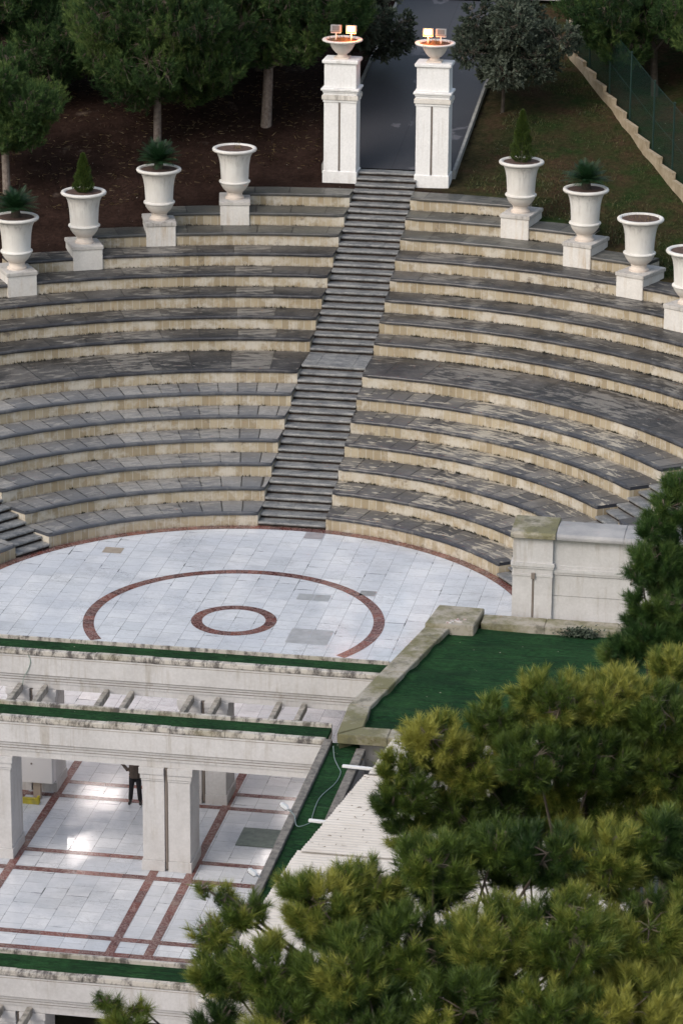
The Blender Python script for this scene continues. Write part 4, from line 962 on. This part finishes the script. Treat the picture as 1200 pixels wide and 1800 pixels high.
# foreground pines, fixed world positions (crowns 10 to 16 m above the slope below the theatre)
FG = {'a': ((12.56, -36.34, 1.76), [(10.31, -37.93, 12.45, 0.36), (10.23, -38.0, 11.95, 0.36), (10.43, -37.94, 11.42, 0.44), (12.35, -37.45, 13.44, 0.6), (11.59, -37.39, 13.06, 0.48), (13.2, -37.12, 13.34, 0.67), (13.93, -37.23, 13.27, 0.63), (10.79, -37.92, 12.87, 0.56), (11.32, -37.65, 12.45, 0.63), (12.25, -38.11, 12.81, 0.67), (13.07, -37.59, 12.66, 0.71), (13.92, -37.21, 12.4, 0.71), (10.49, -38.01, 12.11, 0.44), (11.09, -37.64, 11.65, 0.56), (13.97, -36.45, 13.65, 0.4), (11.86, -37.29, 11.65, 0.63), (12.73, -37.07, 11.54, 0.63), (13.63, -37.15, 11.47, 0.63), (14.44, -36.96, 12.86, 0.63), (14.57, -37.09, 11.79, 0.63), (13.01, -36.09, 12.39, 0.48), (12.46, -36.47, 12.81, 0.57), (11.69, -36.42, 12.42, 0.45), (13.33, -36.14, 12.7, 0.64), (14.07, -36.25, 12.63, 0.6), (10.86, -36.95, 12.22, 0.53), (11.41, -36.68, 11.79, 0.6), (12.35, -37.14, 12.15, 0.64), (13.19, -36.62, 12.0, 0.68), (14.07, -36.23, 11.74, 0.68), (11.17, -36.68, 10.97, 0.53), (11.96, -36.33, 10.97, 0.6), (12.85, -36.1, 10.86, 0.6), (13.77, -36.18, 10.79, 0.6), (14.6, -35.98, 12.21, 0.6), (14.74, -36.11, 11.12, 0.6), (13.14, -35.11, 11.73, 0.45)]), 'b': ((12.1, -46.11, 6), [(11.12, -46.63, 14.78, 0.29), (10.53, -46.77, 14.68, 0.26), (10.83, -46.97, 14.56, 0.54), (9.98, -46.96, 14.4, 0.32), (9.75, -46.94, 14.58, 0.14), (9.54, -47.05, 14.69, 0.1), (9.6, -47.02, 14.11, 0.29), (11.34, -46.54, 14.61, 0.45), (12.03, -46.43, 14.9, 0.54), (12.7, -46.16, 15.05, 0.45), (13.31, -46.35, 15.12, 0.51), (13.93, -46.15, 15.08, 0.54), (14.54, -45.9, 15.17, 0.51), (9.74, -47.39, 13.88, 0.38), (10.36, -47.56, 14.02, 0.51), (11.22, -47.68, 14.16, 0.64), (11.98, -47.28, 14.32, 0.64), (12.8, -47.28, 14.53, 0.64), (13.67, -47.13, 14.54, 0.7), (14.51, -46.68, 14.47, 0.64), (11.68, -48.17, 13.75, 0.7), (12.66, -48.05, 13.93, 0.7), (13.52, -47.91, 13.87, 0.7), (14.36, -47.56, 13.85, 0.7), (14.93, -46.94, 13.8, 0.57), (10.65, -48.08, 13.61, 0.57), (9.81, -47.75, 13.43, 0.32), (8.75, -47.68, 13.22, 0.32), (8.55, -47.63, 13.46, 0.16), (8.88, -47.51, 13.36, 0.14), (15.11, -46.24, 14.53, 0.57), (10.82, -46.02, 13.9, 0.52), (11.35, -45.59, 13.96, 0.42), (12.06, -45.47, 14.26, 0.52), (12.76, -45.19, 14.41, 0.42), (13.38, -45.38, 14.47, 0.49), (14.02, -45.17, 14.44, 0.52), (14.65, -44.93, 14.53, 0.49), (9.7, -46.45, 13.2, 0.36), (10.34, -46.62, 13.34, 0.49), (11.22, -46.73, 13.48, 0.61), (12.0, -46.33, 13.65, 0.61), (12.85, -46.32, 13.86, 0.61), (13.74, -46.16, 13.87, 0.67), (14.61, -45.71, 13.81, 0.61), (11.69, -47.22, 13.06, 0.67), (12.71, -47.09, 13.24, 0.67), (13.59, -46.96, 13.18, 0.67), (14.45, -46.6, 13.16, 0.67), (15.05, -45.98, 13.11, 0.55), (10.64, -47.14, 12.91, 0.55), (15.23, -45.26, 13.86, 0.55)]), 'c': ((13.58, -29.88, -3.09), [(13.27, -30.65, 13.75, 0.4), (13.06, -31.02, 13.1, 0.34), (13.19, -31.1, 12.18, 0.49), (12.89, -31.16, 11.84, 0.4), (13.42, -30.4, 12.86, 0.54), (13.5, -30.49, 14.42, 0.27), (13.48, -30.61, 14.08, 0.4), (13.27, -30.91, 13.31, 0.49), (13.77, -30.48, 13.39, 0.54), (13.21, -30.96, 12.56, 0.45), (13.75, -31.06, 12.64, 0.54), (13.47, -31.09, 12.05, 0.54), (13.84, -30.07, 14.21, 0.45), (14.05, -30.38, 12.9, 0.63), (14.13, -30.91, 11.94, 0.54), (12.79, -31.01, 11.69, 0.4), (13.6, -29.4, 12.23, 0.51), (13.95, -29.48, 12.77, 0.51), (13.93, -30.06, 12.0, 0.51), (13.64, -30.1, 11.4, 0.51), (14.24, -29.38, 12.27, 0.6), (14.32, -29.92, 11.29, 0.51)])}
near_tint = {'a': (.55, NEEDLE), 'b': (.52, NEEDLE), 'c': (.5, NEEDLE_D)}
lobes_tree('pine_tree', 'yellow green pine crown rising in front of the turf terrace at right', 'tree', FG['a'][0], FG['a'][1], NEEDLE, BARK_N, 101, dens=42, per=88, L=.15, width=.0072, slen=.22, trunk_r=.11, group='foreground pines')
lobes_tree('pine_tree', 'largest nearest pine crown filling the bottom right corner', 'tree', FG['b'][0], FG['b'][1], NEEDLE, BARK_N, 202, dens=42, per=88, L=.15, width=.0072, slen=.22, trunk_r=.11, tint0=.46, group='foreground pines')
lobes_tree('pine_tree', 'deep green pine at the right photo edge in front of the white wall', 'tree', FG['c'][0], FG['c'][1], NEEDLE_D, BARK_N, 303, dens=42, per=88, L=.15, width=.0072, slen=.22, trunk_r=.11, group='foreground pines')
# slope the foreground pines stand on
mb = MB(); n = 24
def near_h(y): return -9+min(15, max(0, (-22-y))*.75)
yv = [-22-3*i for i in range(n)]
for i in range(n-1):
    for j in range(20):
        x0, x1 = -60+6*j, -54+6*j; mb.quad([(x0,yv[i],near_h(yv[i])),(x0,yv[i+1],near_h(yv[i+1])),(x1,yv[i+1],near_h(yv[i+1])),(x1,yv[i],near_h(yv[i]))])
tag(mb.build('slope', SOIL), kind='structure')

def hill_tree(name, label, x, y, h, crown_c, crown_r, mat, bark, seed, group, dens=17, per=30, L=.16, width=.021, slen=.32, trunk_r=.14, tint0=.5, nl=22, sq=.8, up=.8):
    g = np.random.default_rng(seed); z = hill_h(x, y); c = np.array([x, y, z])+np.array(crown_c); lobes = []
    for i in range(nl):
        v = unit(g.normal(size=3)); rr = crown_r*(.62+.12*g.random()) if i > 3 else crown_r*.2*i/3
        lobes.append(tuple(c+v*rr*np.array([1,1,sq]))+(crown_r*(.30+.14*g.random()), .85))
    return lobes_tree(name, label, 'tree', (x, y, z-.1), lobes, mat, bark, seed, dens=dens, per=per, L=L, width=width, slen=slen, trunk_r=trunk_r, tint0=tint0, group=group, up=up)
G1 = 'trees on the hillside'
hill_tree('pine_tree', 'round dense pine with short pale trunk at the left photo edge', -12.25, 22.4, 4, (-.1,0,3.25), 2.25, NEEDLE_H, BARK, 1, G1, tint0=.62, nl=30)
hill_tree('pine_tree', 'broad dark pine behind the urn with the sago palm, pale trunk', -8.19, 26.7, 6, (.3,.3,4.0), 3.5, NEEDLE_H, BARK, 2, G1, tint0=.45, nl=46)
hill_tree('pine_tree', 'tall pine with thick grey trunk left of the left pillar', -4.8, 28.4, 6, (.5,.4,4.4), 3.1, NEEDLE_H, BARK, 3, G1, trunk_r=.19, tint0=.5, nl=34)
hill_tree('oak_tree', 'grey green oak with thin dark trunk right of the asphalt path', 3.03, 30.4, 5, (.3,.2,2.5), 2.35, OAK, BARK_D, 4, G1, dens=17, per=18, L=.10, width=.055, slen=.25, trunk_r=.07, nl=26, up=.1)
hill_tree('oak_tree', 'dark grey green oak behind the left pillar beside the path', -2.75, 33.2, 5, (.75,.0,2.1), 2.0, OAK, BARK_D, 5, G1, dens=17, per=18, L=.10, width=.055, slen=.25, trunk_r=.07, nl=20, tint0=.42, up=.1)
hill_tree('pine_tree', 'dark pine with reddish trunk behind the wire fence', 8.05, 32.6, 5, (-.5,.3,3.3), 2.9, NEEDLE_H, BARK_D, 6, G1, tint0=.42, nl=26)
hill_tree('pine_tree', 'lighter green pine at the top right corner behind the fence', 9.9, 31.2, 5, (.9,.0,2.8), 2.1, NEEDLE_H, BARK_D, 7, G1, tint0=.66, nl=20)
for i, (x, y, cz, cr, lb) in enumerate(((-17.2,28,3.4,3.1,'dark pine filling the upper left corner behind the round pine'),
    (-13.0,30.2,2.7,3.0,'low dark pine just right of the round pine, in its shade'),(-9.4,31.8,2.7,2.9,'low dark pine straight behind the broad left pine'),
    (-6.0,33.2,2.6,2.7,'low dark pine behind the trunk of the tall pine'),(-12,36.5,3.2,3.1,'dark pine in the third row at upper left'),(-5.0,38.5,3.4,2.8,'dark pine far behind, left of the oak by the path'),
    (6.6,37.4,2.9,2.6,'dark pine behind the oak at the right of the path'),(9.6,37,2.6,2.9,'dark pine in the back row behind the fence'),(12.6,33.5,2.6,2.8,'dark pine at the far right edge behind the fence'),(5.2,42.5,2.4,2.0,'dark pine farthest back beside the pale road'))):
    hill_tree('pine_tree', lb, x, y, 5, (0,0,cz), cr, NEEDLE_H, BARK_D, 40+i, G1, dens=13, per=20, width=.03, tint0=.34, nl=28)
# lawn blades and litter on the right slope
g = np.random.default_rng(77); n = 90000; a_ = R(1)*g.uniform(6, 62, n); rr_ = g.uniform(19, 42, n); X = XC+rr_*np.sin(a_); Y = YC+rr_*np.cos(a_)
keep = (X > 2.3) & (X < 12.5)
rbv = np.array([RAD(rb(math.degrees(q)))+.95 for q in a_]); keep &= rr_ > rbv+.3
fx = np.interp(Y, [q[1] for q in FL], [q[0] for q in FL]); keep &= X < fx-.15
patch = np.sin(X*1.9+Y*.7)+np.sin(Y*1.3-X)+g.normal(size=n)*.8; keep &= patch > -.6-.4*(30-Y)/6
X, Y = X[keep], Y[keep]; n = len(X)
bz = np.array([hill_h(x, y)+.05*math.sin(x*1.7+y*.9)+.04*math.sin(y*2.3-x)-.04 for x, y in zip(X, Y)])
d = unit(np.stack([g.normal(size=n)*.5, g.normal(size=n)*.5, np.ones(n)], 1))
o = tri_mesh('grass', leaf_tris(np.stack([X, Y, bz], 1), d, .06+.09*g.random(n), .03, g), GRASS, None, g.random(n)*.9)
o['kind'] = 'stuff'
g = np.random.default_rng(78); n = 3000; X = g.uniform(-16, -2.4, n); Y = g.uniform(21, 34, n); bz = np.array([hill_h(x, y)+.02+.05*math.sin(x*1.7+y*.9)+.04*math.sin(y*2.3-x) for x, y in zip(X, Y)])
rr_ = np.hypot(X-XC, Y-YC); kk = rr_ > np.array([RAD(rb(math.degrees(math.atan2(x, y))))+2.6 for x, y in zip(X, Y)]); X, Y, bz = X[kk], Y[kk], bz[kk]; n = len(X)
o = tri_mesh('pine_litter', leaf_tris(np.stack([X, Y, bz], 1), unit(g.normal(size=(n,3))*np.array([1,1,.25])), .12+.12*g.random(n), .03, g), DRY, None, g.random(n)*.15); o['kind'] = 'stuff'
bpy.context.view_layer.update()
